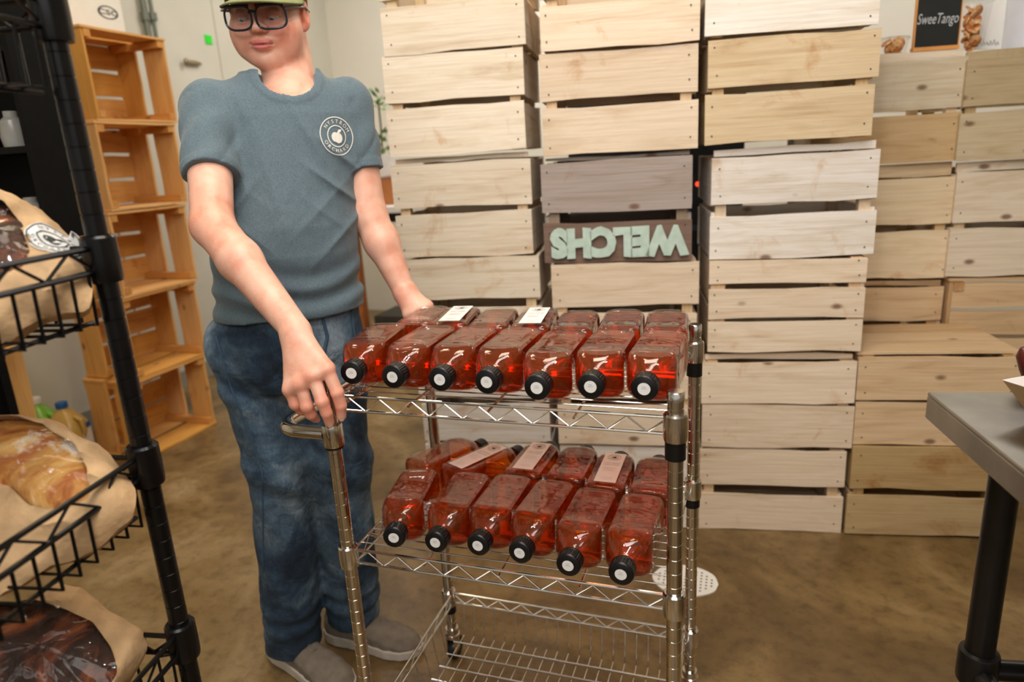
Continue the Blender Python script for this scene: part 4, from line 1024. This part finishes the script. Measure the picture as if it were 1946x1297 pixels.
F_ = Field((-.60, -.12, .04), (.09, .62, 1.74), .0027)
F_.loft(secs([(.84, .135, .095, 0, 0), (.92, .150, .105, 0, 0), (1.02, .140, .100, 0, .005), (1.12, .142, .108, 0, .01), (1.22, .138, .10, 0, .005), (1.33, .140, .092, 0, 0), (1.40, .125, .075, 0, 0), (1.43, .09, .055, 0, 0)]), E1, E2, .03)
for sh, el, wr in ((shR, elR, wrR), (shL, elL, wrL)):
    F_.cap(sh, el, .047, .039, .03)
    mid = el + (wr - el) * .35; F_.cap(el, mid, .039, .038, .015); F_.cap(mid, wr, .038, .026, .02)
F_.cap(hipR, kneeR, .078, .052, .03); F_.cap(kneeR, ankR, .050, .034, .02); F_.cap(hipL, kneeL, .078, .052, .03); F_.cap(kneeL, ankL, .050, .034, .02)
for an, toe in ((ankR, np.array([-.32, .255, .042])), (ankL, np.array([-.21, .413, .042]))): F_.cap(an + np.array([0, 0, -.02]), toe, .026, .012, .01)
nkb = nk1 + np.array([-.010, .014, -.045])
F_.cap(nk0, nkb, .052, .062, .006); F_.cap(nkb, (shR * .6 + nkb * .4), .045, .04, .03); F_.cap(nkb, (shL * .6 + nkb * .4), .045, .04, .03)
# head
F_.ell(hp(0, -.018, .035), (.074, .092, .085), HM, .02); F_.ell(hp(0, .020, -.028), (.0690, .066, .068), HM, .03)
for sx in (-1, 1):
    F_.ell(hp(.041 * sx, .042, -.036), (.033, .036, .037), HM, .022); F_.ell(hp(.032 * sx, .038, -.066), (.030, .034, .026), HM, .022)
F_.ell(hp(0, .068, -.083), (.020, .016, .013), HM, .02); F_.ell(hp(0, .050, -.086), (.036, .032, .018), HM, .02)
F_.ell(hp(0, .062, .03), (.052, .026, .024), HM, .02)
for sx in (-1, 1):
    F_.ell(hp(.031 * sx, .101, -.001), (.019, .018, .012), HM, .012, 's')
    F_.ell(hp(.031 * sx, .0735, .0030), (.0160, .0132, .0110), HM, .003); F_.ell(hp(.031 * sx, .0735, -.012), (.0155, .0115, .0045), HM, .004)
F_.cap(hp(0, .083, .010), hp(0, .099, -.018), .0075, .0092, .012); F_.ell(hp(0, .102, -.022), (.0115, .0105, .0090), HM, .008)
for sx in (-1, 1):
    F_.ell(hp(.0125 * sx, .093, -.024), (.0078, .010, .0072), HM, .007); F_.ell(hp(.006 * sx, .098, -.033), (.0034, .005, .003), HM, .003, 's')
F_.ell(hp(0, .084, -.051), (.026, .0115, .014), HM, .012)
F_.ell(hp(0, .0925, -.0500), (.0215, .0075, .0050), HM, .004); F_.ell(hp(0, .0915, -.0595), (.0175, .0085, .0058), HM, .004)
F_.ell(hp(0, .1015, -.0548), (.0215, .0060, .0012), HM, .003, 's')
for sx in (-1, 1): F_.ell(hp(.0235 * sx, .089, -.0540), (.0035, .006, .0025), HM, .004, 's')
for sx in (-1, 1):
    EM = np.array([_hx * .9 + _hf * .35 * -sx * sx, _hf, _hu]); EMx = HM.copy()
    F_.ell(hp(.0775 * sx, -.012, -.006), (.0075, .019, .030), HM, .006); F_.ell(hp(.084 * sx, -.006, -.003), (.005, .010, .017), HM, .005, 's'); F_.ell(hp(.074 * sx, -.002, -.030), (.006, .008, .009), HM, .006)
# right hand draped over the cart's front-left post
def hand(wr, mcps, fingers, thumb, pr=.0155):
    wrp = wr
    for i, m in enumerate(mcps): F_.cap(wrp * .85 + m * .15, m, .0185, .0125, .016)
    for i in range(3): F_.cap(mcps[i], mcps[i + 1], .0118, .0118, .010)
    for m, f in zip(mcps, fingers):
        rs = [.0118, .0108, .0100, .0086]; pts = [m] + f
        for i in range(3): F_.cap(pts[i], pts[i + 1], rs[i], rs[i + 1], .0022)
        F_.ell(pts[1], (.0112,) * 3, None, .003)
    F_.cap(thumb[0], thumb[1], .0155, .0125, .014); F_.cap(thumb[1], thumb[2], .0120, .0092, .005)
mR = [A_(622, 702, 1.182), A_(595, 715, 1.178), A_(572, 731, 1.182), A_(552, 741, 1.192)]
fR = [[A_(641, 747, 1.184), A_(648, 772, 1.191), A_(649, 791, 1.200)], [A_(612, 764, 1.176), A_(621, 786, 1.183), A_(626, 803, 1.194)],
      [A_(583, 773, 1.184), A_(591, 788, 1.196), A_(599, 795, 1.210)], [A_(562, 768, 1.196), A_(573, 779, 1.212), A_(584, 782, 1.226)]]
tR = [A_(592, 672, 1.225), A_(608, 706, 1.250), A_(626, 735, 1.252)]
hand(wrR, mR, fR, tR)
mL = [A_(812, 582, 1.560), A_(801, 591, 1.552), A_(789, 596, 1.553), A_(777, 598, 1.560)]
fL = [[A_(824, 602, 1.565), A_(824, 619, 1.575), A_(818, 628, 1.588)], [A_(810, 617, 1.556), A_(813, 631, 1.566), A_(808, 640, 1.580)], [A_(797, 622, 1.558), A_(801, 637, 1.568), A_(799, 645, 1.582)], [A_(784, 620, 1.566), A_(790, 634, 1.576), A_(790, 642, 1.590)]]
tL = [A_(778, 578, 1.585), A_(790, 598, 1.602), A_(806, 612, 1.606)]
hand(wrL, mL, fL, tL)
me = F_.mesh('person', skin_m)
nv = len(me.vertices); co = np.zeros(nv * 3); me.vertices.foreach_get('co', co); co = co.reshape(-1, 3)
tone = np.ones((nv, 4), np.float32)
def blob(c, r, col, M=None, soft=.35):
    q = (co - np.array(c)) @ (np.eye(3) if M is None else M).T / np.array(r); d = np.sqrt((q ** 2).sum(1)); w = np.clip((1 + soft - d) / soft, 0, 1)[:, None]
    tone[:, :3] = tone[:, :3] * (1 - w) + tone[:, :3] * np.array(col) * w
blob(hp(0, .094, -.0500), (.0215, .012, .0042), (.82, .42, .50), HM, .25); blob(hp(0, .094, -.0598), (.0175, .012, .0048), (.84, .42, .52), HM, .25)
blob(hp(0, .1, -.0548), (.026, .02, .0013), (.42, .22, .25), HM, .5)
for sx in (-1, 1):
    blob(hp(.045 * sx, .06, -.04), (.02, .03, .02), (1, .84, .82), HM, .9); blob(hp(.08 * sx, -.01, -.005), (.014, .022, .032), (1.0, .66, .60), HM, .4)
    blob(hp(.031 * sx, .09, .021), (.017, .02, .0035), (.50, .38, .28), HM, .5); blob(hp(.006 * sx, .098, -.0335), (.0042, .006, .003), (.4, .25, .2), HM, .4)
    blob(hp(.031 * sx, .088, .004), (.019, .02, .009), (.72, .60, .56), HM, .6); blob(hp(.031 * sx, .09, -.0055), (.014, .02, .0016), (.25, .17, .14), HM, .5)
for m in mR + [f[0] for f in fR] + [f[1] for f in fR]: blob(m, (.013,) * 3, (1, .82, .78), None, .6)
blob(elR, (.05,) * 3, (1, .90, .86), None, .8)
ca = me.color_attributes.new('tone', 'FLOAT_COLOR', 'POINT'); ca.data.foreach_set('color', tone.ravel())
person = link('person', me); tag(person, 'young person in blue-grey T-shirt, jeans and glasses pushing the cart by its posts', 'person')

for sx in (-1, 1):
    b = MB(); M3 = Matrix([list(_hx), list(_hf), list(_hu)]).transposed(); b.ell(Vector(hp(.031 * sx, .0735, -.0035)), (.0125, .0118, .0110), 20, 0, M3)
    e = b.build('eye', plain('eye_white', (.55, .48, .46), .2), person)
    b = MB(); b.ell(Vector(hp(.031 * sx - .002, .0793, -.0082)), (.0058, .0058, .0044), 16, 0, M3); b.build('iris', plain('iris_dark', (.03, .035, .035), .15), e)
# fingernails
nail_m = plain('nail_pink', lin(240, 188, 176), .25)
for f, m in zip(fR, mR):
    t_, p_ = Vector(f[2]), Vector(f[1]); d = (t_ - p_).normalized(); out = (CAM - t_); out = (out - d * out.dot(d)).normalized(); s = d.cross(out).normalized()
    b = MB(); M3 = Matrix((s, d, out)).transposed(); b.ell(t_ + out * .0060 + d * .0025, (.0048, .0060, .0022), 12, 0, M3); b.build('fingernail', nail_m, person)

# T-shirt
def heather():
    m, nt, b = newmat('heather_jersey'); tcn = N(nt, 'ShaderNodeTexCoord'); a = N(nt, 'ShaderNodeTexNoise', i_Scale=800.0, i_Detail=2.0); L(nt, tcn.outputs['Object'], a.inputs['Vector'])
    L(nt, ramp(nt, a.outputs[0], [(.35, lin(72, 90, 102)), (.65, lin(108, 125, 134))]), b.inputs['Base Color']); b.inputs['Roughness'].default_value = .9
    b.inputs['Sheen Weight'].default_value = .15
    w = N(nt, 'ShaderNodeTexNoise', i_Scale=14.0, i_Detail=3.0, i_Distortion=.6); mp = N(nt, 'ShaderNodeMapping'); mp.inputs['Scale'].default_value = (1, 1, .38); L(nt, tcn.outputs['Object'], mp.inputs['Vector']); L(nt, mp.outputs[0], w.inputs['Vector'])
    bp = N(nt, 'ShaderNodeBump', i_Strength=.45, i_Distance=.02); L(nt, w.outputs[0], bp.inputs['Height']); L(nt, bp.outputs[0], b.inputs['Normal']); return m
M_TEE = heather()
T_ = Field((-.58, .02, .93), (.02, .60, 1.54), .0034)
def folds(X, Y, Z):
    u = (X - tc(1.2)[0]) * E1[0] + (Y - tc(1.2)[1]) * E1[1]
    v = np.clip((Z - 1.24) / .12, 0, 1)
    cr = lambda q: (1 - np.abs(np.sin(q))) ** 2                     # sharp creases
    w1 = -(cr(u * 34 + Z * 16 + 1.2) * .006 * v * np.clip(np.abs(u + .01) * 12, .15, 1))
    w2 = np.sin(Z * 105 + np.sin(u * 14 + 1) * 3.2) * np.exp(-((Z - 1.02) / .05) ** 2) * .0055
    w3 = -cr(Z * 34 - np.abs(u + .02) * 30) * np.exp(-((Z - 1.15) / .09) ** 2) * .007 * np.clip(np.abs(u) * 9, 0, 1)
    w4 = -cr(u * 38 - Z * 34 + .5) * np.exp(-(((u + .11) / .06) ** 2 + ((Z - 1.26) / .08) ** 2)) * .011
    w5 = -cr(u * 34 + Z * 40) * np.exp(-(((u - .12) / .055) ** 2 + ((Z - 1.26) / .08) ** 2)) * .010
    w1 = w1 - cr(u * 17 - .4 + Z * 3) * .0055 * np.exp(-((Z - 1.20) / .12) ** 2)
    return w1 + w2 + w3 + w4 + w5
T_.loft(secs([(.965, .166, .122, 0, .004), (.99, .164, .122, 0, .005), (1.04, .157, .118, 0, .008), (1.10, .158, .124, 0, .012), (1.16, .157, .124, 0, .012), (1.22, .153, .117, 0, .008), (1.28, .154, .110, 0, .004), (1.34, .157, .104, 0, 0), (1.39, .146, .092, 0, 0), (1.425, .122, .078, 0, 0), (1.452, .098, .068, .004, -.004), (1.476, .076, .062, .006, -.006)]), E1, E2, .02, disp=folds)
for sh, el, zz in ((shR, elR, .60), (shL, elL, .60)):
    e = sh + (el - sh) * zz; ax = (el - sh) / np.linalg.norm(el - sh); up = sh - ax * .0
    T_.cap(nk1 * .80 + sh * .20 + np.array([0, 0, -.014]), sh + np.array([0, 0, -.014]), .050, .050, .045)
    def slv(X, Y, Z, sh=sh, e=e, ax=ax):
        t = np.clip(((X - sh[0]) * ax[0] + (Y - sh[1]) * ax[1] + (Z - sh[2]) * ax[2]), 0, 1.0); Ln = np.linalg.norm(e - sh)
        d = np.sqrt((X - sh[0] - t * ax[0]) ** 2 + (Y - sh[1] - t * ax[1]) ** 2 + (Z - sh[2] - t * ax[2]) ** 2) - (.054 - .001 * np.clip(t / Ln, 0, 1)) - np.sin(t * 70 + X * 60 + Z * 20) * .0022 + .004 * (1 - np.abs(np.sin(t * 28 + Y * 30))) ** 3 - .0012 * (t > Ln - .020)
        return np.maximum(d, t - Ln)
    T_.add(np.minimum(sh, e) - .07, np.maximum(sh, e) + .07, slv, .022)
# ribbed crew neck: a raised band around the cut
ndir = (nk0 - nk1) / np.linalg.norm(nk0 - nk1)
ca_ = nk1 + np.array([*(E2 * .034 + E1 * .000), .016]); cb_ = nk0 + ndir * .06 + np.array([*(E2 * .02), 0]); rca, rcb = .060, .078
def ndist(X, Y, Z):
    ba = cb_ - ca_; L2 = ba @ ba; t = np.clip(((X - ca_[0]) * ba[0] + (Y - ca_[1]) * ba[1] + (Z - ca_[2]) * ba[2]) / L2, 0, 1)
    return np.sqrt((X - ca_[0] - t * ba[0]) ** 2 + (Y - ca_[1] - t * ba[1]) ** 2 + (Z - ca_[2] - t * ba[2]) ** 2) - (rca + (rcb - rca) * t)
T_.add(ca_ - .1, ca_ + .1, lambda X, Y, Z: -.0026 * np.clip((.017 - ndist(X, Y, Z)) / .003, 0, 1), op='add')
T_.add(ca_ - .12, np.maximum(ca_, cb_) + .1, ndist, .003, 's')
me = T_.mesh('tshirt', M_TEE); tee = link('tshirt', me, person); tee['label'] = 'heather blue-grey short-sleeved T-shirt with round chest emblem'
dg = bpy.context.evaluated_depsgraph_get(); dg.update(); bvh = BVHTree.FromObject(tee, dg)
# chest emblem projected on the cloth
Pc = at(640, 259, 1.42); vdir = (Pc - CAM).normalized(); Rr = .0385
hit = bvh.ray_cast(CAM, vdir)
if hit[0] is not None:
    c = hit[0]; nn = hit[1]; 
    if nn.dot(vdir) > 0: nn = -nn
    nn = (nn + Vector((E2[0], E2[1], 0)) * 1.5).normalized()
    up = Vector((0, 0, 1)) - nn * nn.z; up.normalize(); up = (Matrix.Rotation(-.16, 3, nn) @ up); rt = up.cross(nn)
    V, F = emblem(Rr, 'NYSTROM', 'ORCHARD', .27); b = MB(); out = []
    for v in V:
        o = c + rt * v.x + up * v.y * 1.06 + nn * .08; h2 = bvh.ray_cast(o, -nn); out.append((h2[0] if h2[0] is not None else c + rt * v.x + up * v.y) + nn * .0014)
    b.add(out, F); b.build('chest_emblem', plain('cream_print', (.80, .78, .72), .8), tee)['label'] = 'round cream printed emblem with apple'

# jeans
def denim():
    m, nt, b = newmat('denim'); tcn = N(nt, 'ShaderNodeTexCoord')
    a = N(nt, 'ShaderNodeTexNoise', i_Scale=5.5, i_Detail=6.0, i_Roughness=.62, i_Distortion=.4); L(nt, tcn.outputs['Object'], a.inputs['Vector'])
    base = ramp(nt, a.outputs[0], [(.30, lin(22, 36, 52)), (.44, lin(44, 66, 88)), (.55, lin(84, 108, 128)), (.70, lin(150, 168, 180))])
    f = N(nt, 'ShaderNodeTexNoise', i_Scale=300.0, i_Detail=2.0); mp = N(nt, 'ShaderNodeMapping'); mp.inputs['Scale'].default_value = (1, 1, .25); L(nt, tcn.outputs['Object'], mp.inputs['Vector']); L(nt, mp.outputs[0], f.inputs['Vector'])
    g = ramp(nt, f.outputs[0], [(.35, (.66, .66, .68)), (.65, (1, 1, 1))]); mx = N(nt, 'ShaderNodeMix', data_type='RGBA', blend_type='MULTIPLY'); mx.inputs[0].default_value = .8; L(nt, base, mx.inputs[6]); L(nt, g, mx.inputs[7])
    L(nt, mx.outputs[2], b.inputs['Base Color']); b.inputs['Roughness'].default_value = .9
    w = N(nt, 'ShaderNodeTexNoise', i_Scale=16.0, i_Detail=4.0, i_Distortion=1.0); L(nt, tcn.outputs['Object'], w.inputs['Vector'])
    bp = N(nt, 'ShaderNodeBump', i_Strength=.5, i_Distance=.02); L(nt, w.outputs[0], bp.inputs['Height']); L(nt, bp.outputs[0], b.inputs['Normal']); return m
M_DEN = denim()
J_ = Field((-.60, .08, .04), (.02, .62, 1.06), .0038)
def jf(X, Y, Z):
    return (np.sin(Z * 75 + X * 30 + Y * 42) * .0030 * (1.6 * np.exp(-((Z - .80) / .06) ** 2) + np.exp(-((Z - .58) / .07) ** 2)) + np.sin(Z * 110 + X * 25 - Y * 30) * .0040 * np.exp(-((Z - .15) / .06) ** 2)
            + np.sin(Z * 28 + X * 60) * .0022)
J_.loft(secs([(.80, .135, .105, 0, 0), (.86, .150, .118, -.004, 0), (.92, .153, .116, -.003, 0), (.97, .150, .112, 0, 0), (1.01, .150, .110, 0, 0)]), E1, E2, .03, disp=jf)
for hp_, kn, an, rk in ((hipR, kneeR, ankR, 0), (hipL, kneeL, ankL, 1)):
    e = np.array([an[0], an[1], .052 + .02 * rk]); axs = [hp_, kn, e]
    for a, c_, ra, rb in ((hp_, kn, .092, .074), (kn, e, .074, .071)):
        ba = c_ - a; L2 = ba @ ba
        def fn(X, Y, Z, a=a, ba=ba, L2=L2, ra=ra, rb=rb, e=e):
            t = np.clip(((X - a[0]) * ba[0] + (Y - a[1]) * ba[1] + (Z - a[2]) * ba[2]) / L2, 0, 1)
            d = np.sqrt((X - a[0] - t * ba[0]) ** 2 + (Y - a[1] - t * ba[1]) ** 2 + (Z - a[2] - t * ba[2]) ** 2) - (ra + (rb - ra) * t) + jf(X, Y, Z)
            return np.maximum(d, e[2] - .0 - Z + .0)
        J_.add(np.minimum(a, c_) - .1, np.maximum(a, c_) + .1, fn, .03)
me = J_.mesh('jeans', M_DEN); jeans = link('jeans', me, person); jeans['label'] = 'faded blue denim jeans'
dg.update(); bj = BVHTree.FromObject(jeans, bpy.context.evaluated_depsgraph_get())
def surf_line(uvs, r, name, mat, par, bv, sub=10):
    pts = []
    for i in range(len(uvs) - 1):
        for k in range(sub):
            t = k / sub; u = uvs[i][0] * (1 - t) + uvs[i + 1][0] * t; v = uvs[i][1] * (1 - t) + uvs[i + 1][1] * t
            d = (at(u, v, 1) - CAM).normalized(); h = bv.ray_cast(CAM, d)
            if h[0] is not None: pts.append(h[0] - d * .001)
    if len(pts) > 2: b = MB(); b.tube(pts, r, 6); b.build(name, mat, par)
M_ST = plain('stitch', lin(150, 160, 160), .8); M_SEAM = plain('seam_denim', lin(60, 84, 104), .9)
surf_line([(405, 606), (440, 616), (480, 608)], .0022, 'pocket_seam', M_SEAM, jeans, bj)
surf_line([(610, 592), (622, 640), (612, 690)], .0040, 'fly_seam', M_SEAM, jeans, bj)
surf_line([(410, 640), (440, 740), (480, 840), (498, 900), (500, 1000), (500, 1100)], .0020, 'side_seam', M_SEAM, jeans, bj)
surf_line([(668, 590), (674, 640), (690, 700)], .0022, 'pocket_seam', M_SEAM, jeans, bj)

# shoes
M_SUEDE = plain('grey_suede', lin(122, 112, 100), .9, 0, .22, 30, .3); M_SOLE = plain('pale_sole', lin(196, 188, 176), .7, 0, .08, 30)
for heel, toe, lb in ((np.array([-.505, .318]), np.array([-.200, .222]), 'grey suede shoe, nearer the camera'), (np.array([-.385, .408]), np.array([-.095, .405]), 'grey suede shoe beside the cart post')):
    d = (toe - heel) / np.linalg.norm(toe - heel); sdn = np.array([-d[1], d[0]]); Ls = np.linalg.norm(toe - heel)
    lo = np.minimum(heel, toe) - .08; hi = np.maximum(heel, toe) + .08
    for part in ('sole', 'upper'):
        Fd = Field((*lo, -.006), (*hi, .15), .0028)
        def foot(X, Y, grow=0.0):
            u = (X - heel[0]) * d[0] + (Y - heel[1]) * d[1]; w = (X - heel[0]) * sdn[0] + (Y - heel[1]) * sdn[1]; t = np.clip(u / Ls, 0, 1)
            hw = np.interp(t.ravel(), [0, .05, .15, .3, .5, .7, .85, .95, 1], [.018, .030, .037, .036, .040, .048, .044, .028, .008]).reshape(t.shape) + grow
            return u, w, t, np.maximum(np.abs(w) - hw, np.maximum(-u - grow, u - Ls - grow))
        if part == 'sole':
            def fn(X, Y, Z):
                u, w, t, o = foot(X, Y, .004); return np.maximum(o, np.maximum(.0015 - Z, Z - (.026 + .006 * (1 - t)) ))
            Fd.add((*lo, 0), (*hi, .06), fn, .004, pad=0); nm, mt = 'shoe_sole', M_SOLE
        else:
            def fn(X, Y, Z):
                u, w, t, o = foot(X, Y, 0); hw = np.interp(t.ravel(), [0, .05, .15, .3, .5, .7, .85, .95, 1], [.018, .030, .037, .036, .040, .048, .044, .028, .008]).reshape(t.shape)
                top = np.interp(t.ravel(), [0, .1, .3, .45, .6, .8, .93, 1], [.080, .098, .100, .090, .074, .058, .045, .028]).reshape(t.shape)
                q = (np.abs(w) / (hw + .001)) ; hgt = top * np.sqrt(np.clip(1 - .62 * q ** 2.4, .02, 1))
                d_ = np.maximum(o, (Z - hgt) * .8) + .0012 * np.sin(u * 180) * (t > .55) * (t < .8)
                return np.maximum(d_, .020 - Z)
            Fd.add((*lo, 0), (*hi, .12), fn, .004, pad=0); nm, mt = 'shoe', M_SUEDE
        o = link(nm, Fd.mesh(nm, mt), person if part == 'sole' else person)
        if part == 'sole': sole = o
        else:
            o['label'] = lb; sole.parent = o
            b = MB()
            for k in range(4):
                t = .42 + k * .055; c = heel + d * Ls * t; z = [.097, .090, .083, .077][k]
                b.tube([(*(c + sdn * -.022), z - .010), (*(c), z + .001), (*(c + sdn * .022), z - .010)], .0022, 6)
            b.build('laces', M_SUEDE, o)

# glasses, cap, hair
M_FRAME = plain('black_frame', (.012, .016, .026), .25)
gl = MB(); V3 = lambda p: Vector(tuple(p))
lens = m_shell('lens', (.90, .88, .90), 1.5, .02)
lm = MB()
for sx in (-1, 1):
    ctr = (.0335 * sx, .106, -.004); ring = []
    for k in range(40):
        t = 2 * math.pi * k / 40; x, z = supell(t, 3.0); x *= .0290; z *= .0235 - (.0015 if z < 0 else 0); 
        ring.append(V3(hp(ctr[0] + x, ctr[1] - abs(ctr[0] + x) ** 2 * 4.0 + .004, ctr[2] + z)))
    gl.tube(ring, .0024, 8, 0, True)
    c = sum(ring, Vector()) / 40; lm.add([c] + ring, [(0, 1 + k, 1 + (k + 1) % 40) for k in range(40)], 0, True)
    tp = [hp(.061 * sx, .095, .012), hp(.074 * sx, .070, .012), hp(.0815 * sx, .0, .010), hp(.082 * sx, -.03, .0)]
    gl.tube([V3(p) for p in tp], .0026, 8)
    up = []
    for k in range(14):
        x = .0335 * sx + .029 * (k / 13 * 2 - 1) * .92; up.append(V3(hp(x, .110 - abs(x) ** 2 * 4.0, .0185)))
    gl.tube(up, .0032, 8)
gl.tube([V3(hp(-.008, .111, .006)), V3(hp(0, .113, .009)), V3(hp(.008, .111, .006))], .0028, 8)
go = gl.build('glasses', M_FRAME, person); go['label'] = 'black-framed rectangular glasses'; lm.build('lenses', lens, go)
M_CAP = plain('olive_cap', lin(132, 136, 92), .9, 0, .12, 60)
b = MB(); n = 40; vs = []; fs = []
for i in range(12):
    t = math.pi / 2 * i / 11
    for k in range(n):
        a = 2 * math.pi * k / n; vs.append(V3(hp(.0835 * math.cos(a) * math.cos(t) , -.016 + .100 * math.sin(a) * math.cos(t), .034 + .088 * math.sin(t))))
for i in range(11):
    for k in range(n): fs.append((i * n + k, i * n + (k + 1) % n, (i + 1) * n + (k + 1) % n, (i + 1) * n + k))
b.add(vs, fs, 0, True); capo = b.build('cap', M_CAP, person); md = capo.modifiers.new('s', 'SOLIDIFY'); md.thickness = .003; capo['label'] = 'olive green cap, only its brim in view'
b = MB(); vs = []; fs = []
for j in range(9):
    for k in range(25):
        a = math.radians(8 + 164 * k / 24); s = j / 8; R1x, R1y = .082, .078; x = (.0835 + .004 * s) * math.cos(a); f = -.016 + .098 * math.sin(a) + s * .068 * math.sin(a) ** .7
        vs.append(V3(hp(x, f, .0365 - s * .004 - .010 * (x / .08) ** 2 - .004 * s)))
for j in range(8):
    for k in range(24): fs.append((j * 25 + k, j * 25 + k + 1, (j + 1) * 25 + k + 1, (j + 1) * 25 + k))
b.add(vs, fs, 0, True); br = b.build('brim', M_CAP, capo); md = br.modifiers.new('s', 'SOLIDIFY'); md.thickness = .004
b = MB(); rr = random.Random(3)
for sx in (-1, 1):
    for k in range(90):
        f = rr.uniform(-.085, .028); u = .036; x = sx * (.0765 if f > -.05 else .0765 - (abs(f) - .05) * .9); ln = rr.uniform(.018, .03) if f > .0 else rr.uniform(.02, .05)
        if -.03 < f < .006: ln *= .45
        b.tube([V3(hp(x, f, u)), V3(hp(x * 1.015, f, u - ln * .5)), V3(hp(x * .985, f - .003, u - ln))], [.0016, .0014, .0004], 4)
b.build('hair', plain('light_brown_hair', lin(150, 112, 74), .6, 0, .3, 80), person)['label'] = 'short light brown hair under the cap'
